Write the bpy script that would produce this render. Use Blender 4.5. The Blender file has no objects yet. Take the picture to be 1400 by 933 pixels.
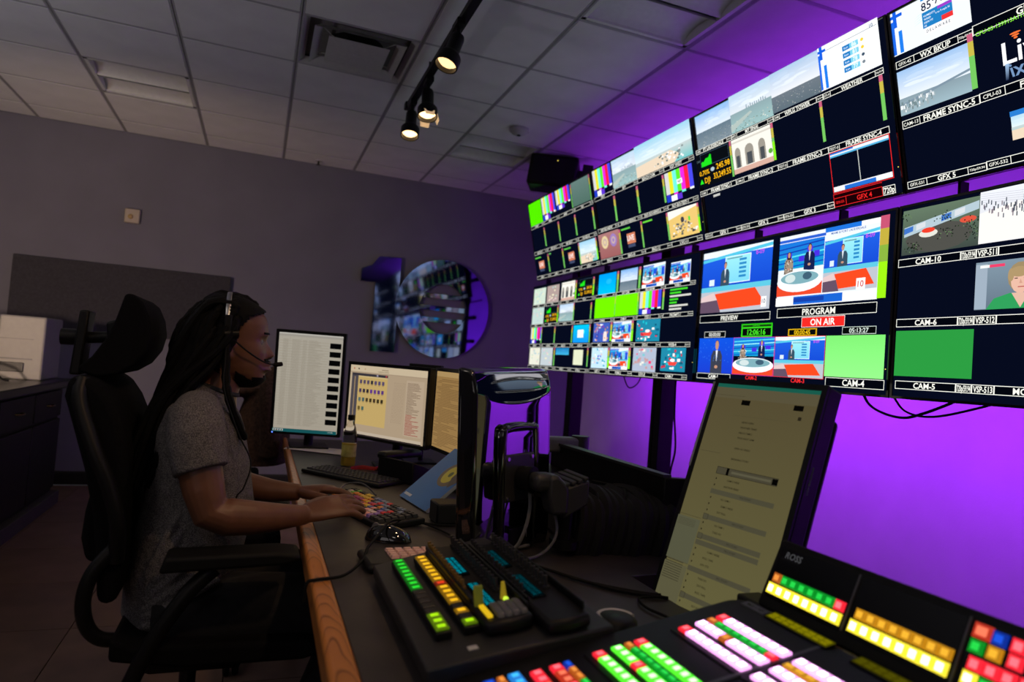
import bpy, bmesh, math, random
from mathutils import Matrix, Vector
random.seed(7)
C = bpy.context.scene.collection
PI = math.pi
def R(d): return math.radians(d)

# ---------------------------------------------------------------- camera
cd = bpy.data.cameras.new('camera'); cam = bpy.data.objects.new('camera', cd); C.objects.link(cam)
cd.sensor_width = 36.0; cd.lens = 925/1400*36; cd.clip_start = 0.05
def cam_axes():
    a = Vector((354-700, 475-466.5, 925)).normalized()
    p = Vector((1354-700, 475+77-466.5, 925))
    d = a.cross(p).normalized()
    if d.y < 0: d = -d
    x = a.cross(-d)
    return x, a, -d                                  # world X, Y, Z seen in camera coordinates (x right, y down, z forward)
_x, _y, _z = cam_axes()
M = Matrix(((_x.x, -_x.y, -_x.z), (_y.x, -_y.y, -_y.z), (_z.x, -_z.y, -_z.z)))
cam.matrix_world = Matrix.Translation((0, 0, 1.2)) @ M.to_4x4()
cd.dof.use_dof = True; cd.dof.focus_distance = 2.1; cd.dof.aperture_fstop = 2.8
bpy.context.scene.camera = cam
# ---------------------------------------------------------------- world, exposure
sc = bpy.context.scene
w = bpy.data.worlds.new('world'); sc.world = w; w.use_nodes = True
bg = w.node_tree.nodes['Background']; bg.inputs[0].default_value = (0.55, 0.5, 0.55, 1); bg.inputs[1].default_value = 0.035
sc.view_settings.view_transform = 'Standard'; sc.view_settings.look = 'None'; sc.view_settings.gamma = 1
sc.view_settings.exposure = 0.0; sc.view_settings.use_curve_mapping = False
# ---------------------------------------------------------------- lights
def area(name, loc, rot, sx, sy, power, col, spread=180):
    l = bpy.data.lights.new(name, 'AREA'); l.shape = 'RECTANGLE'; l.size = sx; l.size_y = sy; l.energy = power; l.color = col
    l.spread = R(spread)
    o = bpy.data.objects.new(name, l); C.objects.link(o); o.location = loc; o.rotation_euler = rot; return o
PURPLE = (0.36, 0.03, 1.0)
# LED strips fixed behind the monitor wall, shining on the wall behind it (area light faces -Z; rotate to +X)
area('purple_strip_light_low', (2.40, 2.2, 1.22), (0, R(-70), 0), 0.04, 5.6, 46, PURPLE)
area('purple_strip_light_middle', (2.34, 2.2, 1.93), (0, R(-90), 0), 0.04, 5.6, 18, PURPLE)
area('purple_strip_light_top', (2.40, 2.2, 2.50), (0, R(-165), 0), 0.04, 5.6, 4.5, PURPLE)
# room lighting left on behind the camera (ceiling panels, dimmed)
area('dimmed_ceiling_light_left', (-1.6, 0.6, 2.84), (0, 0, 0), 0.6, 0.6, 5, (1.0, 0.86, 0.74))
area('dimmed_ceiling_light_rear', (-0.6, -1.6, 2.84), (0, 0, 0), 0.6, 0.6, 6, (1.0, 0.88, 0.78))

area('lit_room_behind_camera', (-2.2, -2.35, 1.6), (R(112), 0, R(-12)), 2.4, 1.2, 6, (1.0, 0.90, 0.88))  # unseen fill light added to lift the ceiling and back wall

# ---------------------------------------------------------------- materials
def lin(c):
    o = []
    for v in c[:3]:
        v = v/255.0
        o.append(v/12.92 if v <= 0.04045 else ((v+0.055)/1.055)**2.4)
    return tuple(o)
MATS = {}
def mat(name, col=(0.5,0.5,0.5), rough=0.5, metal=0.0, spec=0.5, emit=None, es=1.0, coat=0.0, noise=0.0, nscale=40, bump=0.0, bscale=200, alpha=None, ior=1.45, trans=0.0):
    if name in MATS: return MATS[name]
    m = bpy.data.materials.new(name); m.use_nodes = True; nt = m.node_tree; b = nt.nodes['Principled BSDF']
    b.inputs['Base Color'].default_value = (*col, 1); b.inputs['Roughness'].default_value = rough
    b.inputs['Metallic'].default_value = metal; b.inputs['Specular IOR Level'].default_value = spec
    b.inputs['Coat Weight'].default_value = coat; b.inputs['Coat Roughness'].default_value = 0.03
    b.inputs['IOR'].default_value = ior; b.inputs['Transmission Weight'].default_value = trans
    if emit: b.inputs['Emission Color'].default_value = (*emit, 1); b.inputs['Emission Strength'].default_value = es
    tc = nt.nodes.new('ShaderNodeTexCoord')
    if noise > 0:
        n = nt.nodes.new('ShaderNodeTexNoise'); n.inputs['Scale'].default_value = nscale; n.inputs['Detail'].default_value = 4
        nt.links.new(tc.outputs['Object'], n.inputs['Vector'])
        mr = nt.nodes.new('ShaderNodeMapRange'); mr.inputs[1].default_value = 0.3; mr.inputs[2].default_value = 0.7
        mr.inputs[3].default_value = 1-noise; mr.inputs[4].default_value = 1+noise
        nt.links.new(n.outputs['Fac'], mr.inputs[0])
        mx = nt.nodes.new('ShaderNodeVectorMath'); mx.operation = 'SCALE'; mx.inputs[0].default_value = col
        nt.links.new(mr.outputs[0], mx.inputs['Scale']); nt.links.new(mx.outputs[0], b.inputs['Base Color'])
    if bump > 0:
        n2 = nt.nodes.new('ShaderNodeTexNoise'); n2.inputs['Scale'].default_value = bscale; n2.inputs['Detail'].default_value = 3
        nt.links.new(tc.outputs['Object'], n2.inputs['Vector'])
        bp = nt.nodes.new('ShaderNodeBump'); bp.inputs['Strength'].default_value = bump; bp.inputs['Distance'].default_value = 0.002
        nt.links.new(n2.outputs['Fac'], bp.inputs['Height']); nt.links.new(bp.outputs[0], b.inputs['Normal'])
    MATS[name] = m; return m
def display_mat(name, strength):
    if name in MATS: return MATS[name]
    m = bpy.data.materials.new(name); m.use_nodes = True; nt = m.node_tree; nt.nodes.clear()
    a = nt.nodes.new('ShaderNodeVertexColor'); a.layer_name = 'Col'
    e = nt.nodes.new('ShaderNodeEmission'); e.inputs['Strength'].default_value = strength
    o = nt.nodes.new('ShaderNodeOutputMaterial'); nt.links.new(a.outputs['Color'], e.inputs['Color']); nt.links.new(e.outputs[0], o.inputs[0])
    MATS[name] = m; return m
def glow(name, col, es):                              # lit LED / key cap
    return mat(name, tuple(c*0.3 for c in col), 0.4, emit=col, es=es)

BLK = mat('black_plastic', (0.006,0.006,0.0065), 0.42, spec=0.28, noise=0.15, bump=0.1, bscale=600)
BLKG = mat('gloss_black_plastic', (0.006,0.006,0.007), 0.06, spec=0.7, noise=0.05, coat=0.6)
DGR = mat('dark_grey_plastic', (0.022,0.022,0.024), 0.45, noise=0.12, bump=0.1, bscale=500)
DKM = mat('dark_mirror_plastic', (0.36,0.36,0.40), 0.035, metal=1.0, noise=0.03, nscale=3)
GRY = mat('grey_plastic', (0.11,0.11,0.12), 0.4, noise=0.1)
SGLS = mat('screen_glass', (0.004,0.004,0.006), 0.15, spec=0.22, noise=0.05)
STEEL = mat('dark_steel', (0.02,0.02,0.022), 0.35, metal=0.6, noise=0.1)
CHR = mat('brushed_steel', (0.45,0.45,0.46), 0.3, metal=1.0, noise=0.1)
RUB = mat('black_rubber', (0.005,0.005,0.005), 0.6, spec=0.2, noise=0.2)
WHT = mat('white_casing', (0.55,0.54,0.52), 0.5, noise=0.05)

# ---------------------------------------------------------------- mesh builder
class MB:
    def __init__(s, T=None): s.v = []; s.f = []; s.mi = []; s.T = T or Matrix.Identity(4); s.mats = []; s.sm = []
    def m(s, mt):
        if mt not in s.mats: s.mats.append(mt)
        return s.mats.index(mt)
    def add(s, vs, fs, mt=None, smooth=False):
        o = len(s.v); s.v += [tuple(s.T @ Vector(p)) for p in vs]; k = s.m(mt) if mt else 0
        for f in fs: s.f.append(tuple(o+i for i in f)); s.mi.append(k); s.sm.append(smooth)
    def box(s, a, b, mt=None, T=None):
        x0,y0,z0 = a; x1,y1,z1 = b
        vs = [(x0,y0,z0),(x1,y0,z0),(x1,y1,z0),(x0,y1,z0),(x0,y0,z1),(x1,y0,z1),(x1,y1,z1),(x0,y1,z1)]
        if T: vs = [tuple(T @ Vector(p)) for p in vs]
        s.add(vs, [(0,3,2,1),(4,5,6,7),(0,1,5,4),(1,2,6,5),(2,3,7,6),(3,0,4,7)], mt)
    def ctr(s, c, d, mt=None, T=None): s.box([c[i]-d[i]/2 for i in range(3)], [c[i]+d[i]/2 for i in range(3)], mt, T)
    def prism(s, poly, y0, y1, mt=None, axis='y'):      # polygon in (x,z) extruded along y (or other axis)
        n = len(poly)
        def P(a, b, t): return {'y': (a,t,b), 'x': (t,a,b), 'z': (a,b,t)}[axis]
        vs = [P(a,b,y0) for a,b in poly]+[P(a,b,y1) for a,b in poly]
        s.add(vs, [tuple(range(n)), tuple(range(2*n-1,n-1,-1))]+[(i,i+n,(i+1)%n+n,(i+1)%n) for i in range(n)], mt)
    def tube(s, pts, r, seg=8, mt=None, cap=True, flat=None, up=None):
        pts = [Vector(p) for p in pts]; n = len(pts); rs = r if isinstance(r,(list,tuple)) else [r]*n
        vs = []; prev = None
        for i,p in enumerate(pts):
            t = (pts[min(i+1,n-1)]-pts[max(i-1,0)]).normalized()
            if prev is None:
                q = Vector(up) if up else (Vector((0,0,1)) if abs(t.z) < 0.9 else Vector((1,0,0)))
            else: q = prev
            nn = (q - t*q.dot(t)).normalized(); bn = t.cross(nn); prev = nn
            ri = rs[i]; ra, rb = ri if isinstance(ri,(list,tuple)) else (ri,ri)
            for k in range(seg):
                a = 2*PI*k/seg; vs.append(tuple(p+nn*(ra*math.cos(a))+bn*(rb*math.sin(a))))
        fs = [(i*seg+k, i*seg+(k+1)%seg, (i+1)*seg+(k+1)%seg, (i+1)*seg+k) for i in range(n-1) for k in range(seg)]
        if cap: fs += [tuple(range(seg-1,-1,-1)), tuple((n-1)*seg+k for k in range(seg))]
        s.add(vs, fs, mt, True)
    def cyl(s, a, b, r0, r1=None, seg=16, mt=None): s.tube([a,b], [r0, r1 if r1 is not None else r0], seg, mt)
    def lathe(s, prof, c=(0,0,0), seg=20, mt=None):     # prof: (r,z) about a vertical axis
        vs = [(c[0]+r*math.cos(2*PI*k/seg), c[1]+r*math.sin(2*PI*k/seg), c[2]+z) for r,z in prof for k in range(seg)]
        n = len(prof)
        fs = [(i*seg+k, i*seg+(k+1)%seg, (i+1)*seg+(k+1)%seg, (i+1)*seg+k) for i in range(n-1) for k in range(seg)]
        fs += [tuple(range(seg-1,-1,-1)), tuple((n-1)*seg+k for k in range(seg))]
        s.add(vs, fs, mt, True)
    def mesh(s, name):
        me = bpy.data.meshes.new(name); me.from_pydata(s.v, [], s.f)
        for m_ in s.mats: me.materials.append(m_)
        me.polygons.foreach_set('material_index', s.mi); me.polygons.foreach_set('use_smooth', s.sm); me.update()
        return me
    def build(s, name, mt=None, parent=None, bev=0, seg=2, loc=None, smooth=None):
        me = s.mesh(name)
        if mt and not me.materials: me.materials.append(mt)
        o = bpy.data.objects.new(name, me); C.objects.link(o)
        if parent: o.parent = parent
        if loc: o.location = loc
        if bev:
            b = o.modifiers.new('bevel','BEVEL'); b.width = bev; b.segments = seg; b.limit_method = 'ANGLE'; b.angle_limit = R(35); b.harden_normals = False
            for p in me.polygons: p.use_smooth = True
            try: me.set_sharp_from_angle(angle=R(50))
            except Exception: pass
        elif any(s.sm):
            try: me.set_sharp_from_angle(angle=R(50))
            except Exception: pass
        return o
def thing(name, label, cat, loc=(0,0,0), rot=None, group=None, mw=None):
    o = bpy.data.objects.new(name, None); C.objects.link(o); o.empty_display_size = 0.05
    if mw is not None: o.matrix_world = mw
    else:
        o.location = loc
        if rot: o.rotation_euler = rot
    tag(o, label, cat, group); return o
def tag(o, label=None, cat=None, group=None, kind=None):
    if label: o['label'] = label
    if cat: o['category'] = cat
    if group: o['group'] = group
    if kind: o['kind'] = kind
    return o
def inst(src, name, parent, loc=None, mw=None):
    c = bpy.data.objects.new(name, src.data); C.objects.link(c); c.parent = parent
    if loc: c.location = loc
    for md in src.modifiers:
        if md.type == 'BEVEL':
            b = c.modifiers.new('bevel','BEVEL'); b.width = md.width; b.segments = md.segments; b.limit_method = 'ANGLE'; b.angle_limit = md.angle_limit
    return c
def bez(pts, n=8):                                       # Catmull-Rom through points
    P = [Vector(p) for p in pts]; out = []
    for i in range(len(P)-1):
        p0 = P[max(i-1,0)]; p1 = P[i]; p2 = P[i+1]; p3 = P[min(i+2,len(P)-1)]
        for k in range(n):
            t = k/n
            out.append(0.5*((2*p1)+(p2-p0)*t+(2*p0-5*p1+4*p2-p3)*t*t+(3*p1-3*p2-p0+p3)*t**3))
    out.append(P[-1]); return out

# ---------------------------------------------------------------- flat print: a drawing of coloured shapes on a plane
_txt = {}
def glyphs(s, bold=0.012):
    k = (s, bold)
    if k in _txt: return _txt[k]
    cu = bpy.data.curves.new('t','FONT'); cu.body = s; cu.resolution_u = 2; cu.fill_mode = 'FRONT'; cu.offset = bold
    o = bpy.data.objects.new('t', cu); me = o.to_mesh()
    vs = [(v.co.x, v.co.y) for v in me.vertices]; fs = [tuple(p.vertices) for p in me.polygons]
    o.to_mesh_clear(); bpy.data.objects.remove(o); bpy.data.curves.remove(cu)
    if not vs: vs = [(0,0)]; fs = []
    x0 = min(v[0] for v in vs); x1 = max(v[0] for v in vs)
    _txt[k] = ([(a-x0, b) for a,b in vs], fs, x1-x0); return _txt[k]
CAP = 0.70
class Canvas:                                            # local x right, y down from the top-left corner; drawn at (x, -depth, -y)
    def __init__(s, W, H, base=(5,9,26)):
        s.W, s.H = W, H; s.v = []; s.f = []; s.c = []; s.d = 0.0; s.step = 0.00005
        if base: s.rect(0,0,W,H,base)
    def poly(s, pts, cols):
        if not isinstance(cols[0], (tuple,list)): cols = [cols]*len(pts)
        o = len(s.v); s.d += s.step
        s.v += [(x,-s.d,-y) for x,y in pts]; s.c += [lin(c) for c in cols]
        s.f.append(tuple(range(o, o+len(pts))))
    def rect(s, x0,y0,x1,y1, col, col2=None, horiz=False):
        c2 = col2 or col
        s.poly([(x0,y1),(x1,y1),(x1,y0),(x0,y0)], [col,c2,c2,col] if horiz else [c2,c2,col,col])
    def ell(s, cx,cy,rx,ry,col,n=14): s.poly([(cx+rx*math.cos(2*PI*k/n), cy-ry*math.sin(2*PI*k/n)) for k in range(n)], col)
    def frame(s, x0,y0,x1,y1,t,col):
        s.rect(x0,y0,x1,y0+t,col); s.rect(x0,y1-t,x1,y1,col); s.rect(x0,y0,x0+t,y1,col); s.rect(x1-t,y0,x1,y1,col)
    def text(s, t, cx,cy,h,col,maxw=None,bold=0.012,align='c',shear=0):
        vs, fs, w = glyphs(t, bold); k = h/CAP; kx = k
        if maxw and w*k > maxw: kx = maxw/w
        x0 = cx-(w*kx/2 if align=='c' else 0 if align=='l' else w*kx); y0 = cy+h/2
        o = len(s.v); s.d += s.step
        s.v += [(x0+a*kx+b*k*shear, -s.d, -(y0-b*k)) for a,b in vs]; s.c += [lin(col)]*len(vs)
        s.f += [tuple(o+i for i in f) for f in fs]
    def build(s, name, mt, parent, loc=(0,0,0)):
        me = bpy.data.meshes.new(name); me.from_pydata(s.v, [], s.f); me.materials.append(mt)
        ca = me.color_attributes.new('Col','FLOAT_COLOR','POINT')
        ca.data.foreach_set('color', [x for c in s.c for x in (*c, 1.0)]); me.update()
        o = bpy.data.objects.new(name, me); C.objects.link(o); o.parent = parent; o.location = loc; return o
# ---------------------------------------------------------------- setting
CEIL = 2.87
def wall_mat(name, col):
    return mat(name, col, 0.75, spec=0.3, noise=0.06, nscale=3, bump=0.25, bscale=120)
WALLC = (0.185,0.18,0.225)
mb = MB(); mb.box((-4.2,6.27,0),(3.19,6.37,CEIL)); o = mb.build('wall_back', wall_mat('slate_wall_paint', WALLC)); tag(o, kind='structure')
mb = MB(); mb.box((3.09,-2.5,0),(3.19,6.27,CEIL)); o = mb.build('wall_right', wall_mat('pale_wall_paint', (0.6,0.6,0.62))); tag(o, kind='structure')
mb = MB(); mb.box((-4.3,-2.5,0),(-4.2,6.37,CEIL)); o = mb.build('wall_left', MATS['slate_wall_paint']); tag(o, kind='structure')
mb = MB(); mb.box((-4.3,-2.6,0),(3.19,-2.5,CEIL)); o = mb.build('wall_front', MATS['slate_wall_paint']); tag(o, kind='structure')
mb = MB(); mb.prism([(6.27,0),(6.255,0),(6.255,0.09),(6.262,0.105),(6.27,0.105)], -4.2, 3.09, axis='x')
o = mb.build('baseboard_back', mat('dark_baseboard', (0.01,0.009,0.009), 0.5, noise=0.1)); tag(o, kind='structure')
# floor: slab and separate square tiles with recessed joints
mb = MB(); mb.box((-4.2,-2.5,-0.1),(3.09,6.27,-0.012)); floor = mb.build('floor', mat('grout', (0.02,0.018,0.017), 0.9, noise=0.2)); tag(floor, kind='structure')
tm = []
for k in range(4):
    q = 0.9+0.08*k
    tm.append(mat('floor_tile_stone_%s' % 'abcd'[k], (0.17*q,0.105*q,0.08*q), 0.42, noise=0.18, nscale=6, bump=0.05, bscale=60))
P = 0.6
base = []
for m_ in tm:
    b_ = MB(); b_.box((-P/2+0.002,-P/2+0.002,-0.012),(P/2-0.002,P/2-0.002,0)); me = b_.mesh('floor_tile'); me.materials.append(m_); base.append(me)
fx0 = -0.02-P*7; fy0 = 0.82-P*4
for i in range(13):
    for j in range(15):
        x = fx0+P*(i+0.5); y = fy0+P*(j+0.5)
        if x < -4.2+0.2 or x > 2.9 or y > 6.3-0.3 or y < 0.6: continue
        o = bpy.data.objects.new('floor_tile', random.choice(base)); C.objects.link(o); o.parent = floor; o.location = (x,y,0)
b_ = MB(); b_.box((-4.2,6.2-0.01,-0.012),(3.09,6.27,0)); 
# ceiling: slab, T-bar grid, lay-in tiles
mb = MB(); mb.box((-4.2,-2.5,CEIL+0.06),(3.09,6.27,CEIL+0.12)); ceil = mb.build('ceiling', mat('plenum_dark', (0.02,0.02,0.02), 0.9, noise=0.1)); tag(ceil, kind='structure')
G = 0.61; gx = [0.06+G*k for k in range(-7,6)]; gy = [3.50+G*k for k in range(-9,5)]
CT = mat('ceiling_tile_fibre', (0.78,0.77,0.76), 0.9, spec=0.1, noise=0.05, nscale=5, bump=0.5, bscale=180)
TB = mat('ceiling_grid_metal', (0.42,0.41,0.42), 0.6, noise=0.05)
lx = [-4.2]+[g for g in gx if -4.2 < g < 3.09]+[3.09]; ly = [-2.5]+[g for g in gy if -2.5 < g < 6.27]+[6.27]
for g in lx[1:-1]:
    mb = MB(); mb.box((g-0.012,-2.5,CEIL),(g+0.012,6.27,CEIL+0.003)); mb.box((g-0.002,-2.5,CEIL),(g+0.002,6.27,CEIL+0.05)); mb.build('grid_bar', TB, ceil)
for g in ly[1:-1]:
    mb = MB(); mb.box((-4.2,g-0.010,CEIL+0.0006),(3.09,g+0.010,CEIL+0.003)); mb.box((-4.2,g-0.002,CEIL),(3.09,g+0.002,CEIL+0.05)); mb.build('grid_bar', TB, ceil)
special = {}
def cell(x,y): return (sum(1 for g in lx if g <= x)-1, sum(1 for g in ly if g <= y)-1)
VENT = cell(0.37,3.8); TRO = [cell(-0.85,5.03), cell(1.58,5.03), cell(1.58,2.6), cell(-0.85,2.6), cell(-2.68,5.03), cell(-1.6,0.6), cell(-0.85,-1.6)]
tile_mesh = {}
for i in range(len(lx)-1):
    for j in range(len(ly)-1):
        if (i,j) == VENT or (i,j) in TRO: continue
        w_, d_ = lx[i+1]-lx[i]-0.006, ly[j+1]-ly[j]-0.006; key = (round(w_,3), round(d_,3))
        if key not in tile_mesh:
            b_ = MB(); e = 0.012
            vs = [(-w_/2,-d_/2,0.006),(w_/2,-d_/2,0.006),(w_/2,d_/2,0.006),(-w_/2,d_/2,0.006),
                  (-w_/2+e,-d_/2+e,-0.004),(w_/2-e,-d_/2+e,-0.004),(w_/2-e,d_/2-e,-0.004),(-w_/2+e,d_/2-e,-0.004)]
            b_.add(vs, [(4,5,6,7)[::-1],(0,1,5,4)[::-1],(1,2,6,5)[::-1],(2,3,7,6)[::-1],(3,0,4,7)[::-1],(0,1,2,3)])
            me = b_.mesh('ceiling_tile'); me.materials.append(CT); tile_mesh[key] = me
        o = bpy.data.objects.new('ceiling_tile', tile_mesh[key]); C.objects.link(o); o.parent = ceil
        o.location = ((lx[i]+lx[i+1])/2, (ly[j]+ly[j+1])/2, CEIL+0.003)
# troffers: recessed unlit light fittings with two curved white reflectors
RW = mat('troffer_white', (0.7,0.7,0.68), 0.35, noise=0.04)
tl = ['unlit recessed ceiling light with two curved reflectors above the dark wall panel',
      'unlit recessed ceiling light glowing purple beside the round smoke detector',
      'unlit recessed ceiling light at the top right washed purple', None, None, None, None]
tl[3:] = ['unlit recessed ceiling light above the left counter, near the left frame edge','unlit recessed ceiling light left of the frame near the back wall','dimmed recessed ceiling light left of the camera','dimmed recessed ceiling light behind the camera']
for n_, (i,j) in enumerate(TRO):
    x0,x1,y0,y1 = lx[i]+0.014,lx[i+1]-0.014,ly[j]+0.014,ly[j+1]-0.014
    t = thing('recessed_light', tl[n_] or 'unlit recessed ceiling light on the far left or behind the camera', 'ceiling light', ((x0+x1)/2,(y0+y1)/2,CEIL), group='recessed ceiling lights')
    hw,hd = (x1-x0)/2,(y1-y0)/2
    b_ = MB(); b_.box((-hw,-hd,0.001),(hw,-hd+0.02,0.05)); b_.box((-hw,hd-0.02,0.001),(hw,hd,0.05)); b_.box((-hw,-hd,0.001),(-hw+0.02,hd,0.05)); b_.box((hw-0.02,-hd,0.001),(hw,hd,0.05)); b_.box((-hw,-hd,0.056),(hw,hd,0.059))
    b_.build('frame', RW, t)
    for s_ in (-1,1):
        b_ = MB(); pr = []
        for k in range(9):
            a = PI*k/8; pr.append((s_*hd/2+math.cos(a)*(hd/2-0.014), 0.004+0.045*math.sin(a)))
        vs = []; 
        for xx in (-hw+0.02, hw-0.02): vs += [(xx,a,b) for a,b in pr]
        b_.add(vs, [(k,k+1,k+10,k+9) for k in range(8)], RW, True); b_.build('reflector', RW, t)
# square air diffuser
i,j = VENT; cx,cy = (lx[i]+lx[i+1])/2,(ly[j]+ly[j+1])/2
t = thing('air_vent', 'square stepped white air diffuser in the ceiling left of the track lights', 'air vent', (cx,cy,CEIL))
def ring(h0,h1,z0,z1):
    b_ = MB(); vs = []
    for h,z in ((h0,z0),(h1,z1)): vs += [(-h,-h,z),(h,-h,z),(h,h,z),(-h,h,z)]
    vs += [(a,b,c+0.003) for a,b,c in vs]
    fs = [(k,(k+1)%4,(k+1)%4+4,k+4) for k in range(4)]
    b_.add(vs, [f[::-1] for f in fs]+[tuple(q+8 for q in f) for f in fs]); return b_
VW = mat('vent_white', (0.5,0.49,0.47), 0.5, noise=0.05)
ring(0.295,0.262,0.0,0.03).build('outer_frame', VW, t)
ring(0.238,0.195,-0.012,0.02).build('louvre', VW, t); 
b_ = MB(); b_.box((-0.16,-0.16,-0.016),(0.16,0.16,-0.012)); b_.cyl((0,0,-0.02),(0,0,-0.012),0.02,seg=14); b_.build('centre_plate', VW, t)
b_ = MB(); b_.box((-0.29,-0.29,0.05),(0.29,0.29,0.056)); b_.build('duct_back', mat('duct_grey', (0.22,0.21,0.20), 0.8, noise=0.1), t)
b_ = MB(); b_.cyl((0,0.02,0.045),(0,0.02,0.0502),0.15,seg=28); b_.build('duct_opening', mat('duct_dark', (0.004,0.004,0.004), 0.9, noise=0.1), t)
b_ = MB()
for a in (0.7,-0.7,2.44,-2.44): b_.tube([(0.09*math.cos(a),0.09*math.sin(a),-0.012),(0.27*math.cos(a),0.27*math.sin(a),0.03)],0.003,6)
b_.build('bracket', VW, t)
# smoke detector, small dome, wall box
t = thing('smoke_detector', 'round white smoke detector on the purple-lit ceiling', 'smoke detector', (1.576,4.418,CEIL-0.002))
b_ = MB(); b_.lathe([(0.001,-0.045),(0.03,-0.045),(0.05,-0.035),(0.062,-0.02),(0.07,-0.018),(0.07,0)]); b_.build('housing', VW, t)
b_ = MB(); b_.lathe([(0.001,-0.05),(0.012,-0.05),(0.014,-0.045),(0.014,-0.04)]); b_.build('sensor', DGR, t)
t = thing('ceiling_sprinkler', 'tiny dark sprinkler head at the ceiling edge near the back wall', 'sprinkler', (0.35,6.13,CEIL))
b_ = MB(); b_.lathe([(0.028,0),(0.028,-0.006),(0.01,-0.008)]); b_.build('escutcheon', VW, t)
b_ = MB(); b_.cyl((0,0,-0.006),(0,0,-0.035),0.008); b_.cyl((0,0,-0.035),(0,0,-0.038),0.02); b_.build('deflector', STEEL, t)
t = thing('wall_sensor', 'small square beige sensor box high on the back wall', 'wall box', (-1.055,6.27,2.13))
b_ = MB(); b_.box((-0.055,-0.04,0),(0.055,0,0.115)); b_.build('housing', mat('beige_plastic', (0.5,0.42,0.34), 0.45, noise=0.05), t, bev=0.008)
b_ = MB(); b_.lathe([(0.02,0),(0.017,0.008),(0.008,0.013),(0.001,0.014)], (0,0,0)); 
o = b_.build('lens', mat('amber_lens', (0.5,0.35,0.15), 0.15, noise=0.02), t); o.location = (-0.01,-0.04,0.05); o.rotation_euler = (R(90),0,0)
# dark acoustic panel on the back wall
t = thing('acoustic_panel', 'long dark fabric acoustic panel on the back wall behind the seated person', 'wall panel', (-1.05,6.266,1.21))
b_ = MB(); b_.box((-0.78,-0.045,0),(0.78,-0.005,0.565)); b_.build('fabric_face', mat('charcoal_panel_fabric', (0.05,0.047,0.056), 0.95, noise=0.15, nscale=60, bump=0.4, bscale=500), t, bev=0.006)
b_ = MB(); b_.box((-0.775,-0.006,-0.004),(0.775,0,0.569)); b_.build('backing', GRY, t)
# mirrored channel number on the back wall
t = thing('channel_number_sign', 'large mirrored number 10 mounted on the back wall', 'sign', (1.4,6.27,1.24))
MIR = mat('blue_mirror_acrylic', (0.17,0.20,0.36), 0.05, metal=1.0, noise=0.03, nscale=2)
EDG = mat('acrylic_edge', (0.03,0.03,0.07), 0.3, noise=0.1)
def plate(poly, name, y0=6.225, y1=6.262):
    b_ = MB(); n = len(poly); q = [(a-1.4, b-1.24) for a,b in poly]
    vs = [(a,y0-6.27,b) for a,b in q]+[(a,y1-6.27,b) for a,b in q]
    b_.add(vs[:n], [tuple(range(n))], MIR)
    b_.add(vs, [(i,i+n,(i+1)%n+n,(i+1)%n) for i in range(n)], EDG); return b_.build(name, None, t)
plate([(0.812,1.875),(0.812,1.99),(0.90,2.03),(0.965,2.115),(1.165,2.125),(1.165,1.245),(0.945,1.245),(0.945,1.875)], 'digit_one')
cx,cz = 1.595,1.693; n = 56; b_ = MB(); vs = []; ro,ri = 0.452,0.228
for y in (6.222,6.262):
    for r in (ro,ri):
        for k in range(n): vs.append((cx-1.4+r*math.cos(2*PI*k/n), y-6.27, cz-1.24+r*1.03*math.sin(2*PI*k/n)))
b_.add(vs, [(k,(k+1)%n,n+(k+1)%n,n+k)[::-1] for k in range(n)], MIR)
b_.add(vs, [(k,k+2*n,(k+1)%n+2*n,(k+1)%n) for k in range(n)]+[(n+k,n+(k+1)%n,3*n+(k+1)%n,3*n+k) for k in range(n)], EDG)
b_.build('digit_zero', None, t)
for zc in (1.81,1.695,1.585):
    hh = math.sqrt(0.228**2-min(0.2,abs(zc-cz))**2)-0.004
    plate([(cx-hh,zc-0.022),(cx+hh,zc-0.022),(cx+hh,zc+0.022),(cx-hh,zc+0.022)], 'bar')

# unseen lamps added left of the frame: uplighter for ceiling, warm one for wall
t = thing('floor_lamp', 'uplighter floor lamp left of the frame by the left wall', 'lamp', (-3.0,2.6,0))
b_ = MB(); b_.lathe([(0.15,0),(0.15,0.02),(0.02,0.03),(0.013,0.05)]); b_.build('base', STEEL, t)
b_ = MB(); b_.cyl((0,0,0.03),(0,0,1.1),0.012); b_.build('pole', STEEL, t)
b_ = MB(); vs = []; prof = [(0.03,1.08),(0.09,1.12),(0.16,1.20)]
vs = [(r_*math.cos(2*PI*k/28), r_*math.sin(2*PI*k/28), z_) for r_,z_ in prof for k in range(28)]
b_.add(vs, [(i*28+k, i*28+(k+1)%28, (i+1)*28+(k+1)%28, (i+1)*28+k) for i in range(2) for k in range(28)], None, True); b_.build('bowl_shade', STEEL, t)
l = bpy.data.lights.new('uplight','SPOT'); l.energy = 60; l.color = (0.95,0.93,1.0); l.spot_size = R(165); l.spot_blend = 0.6; l.shadow_soft_size = 0.08
o = bpy.data.objects.new('uplight_beam', l); C.objects.link(o); o.parent = t; o.location = (0,0,1.2); o.rotation_euler = (R(180),0,0)
t = thing('desk_lamp', 'warm shaded lamp on the left counter, left of the frame', 'lamp', (-1.8,3.3,0.876))  # added out of frame for the warm light low on the back wall
b_ = MB(); b_.lathe([(0.08,0),(0.08,0.015),(0.015,0.03),(0.012,0.38)]); b_.build('base', STEEL, t)
b_ = MB(); q = Matrix.Translation((0,0,0.40)) @ Vector((0.25,1,-0.22)).to_track_quat('Z','Y').to_matrix().to_4x4()
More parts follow.
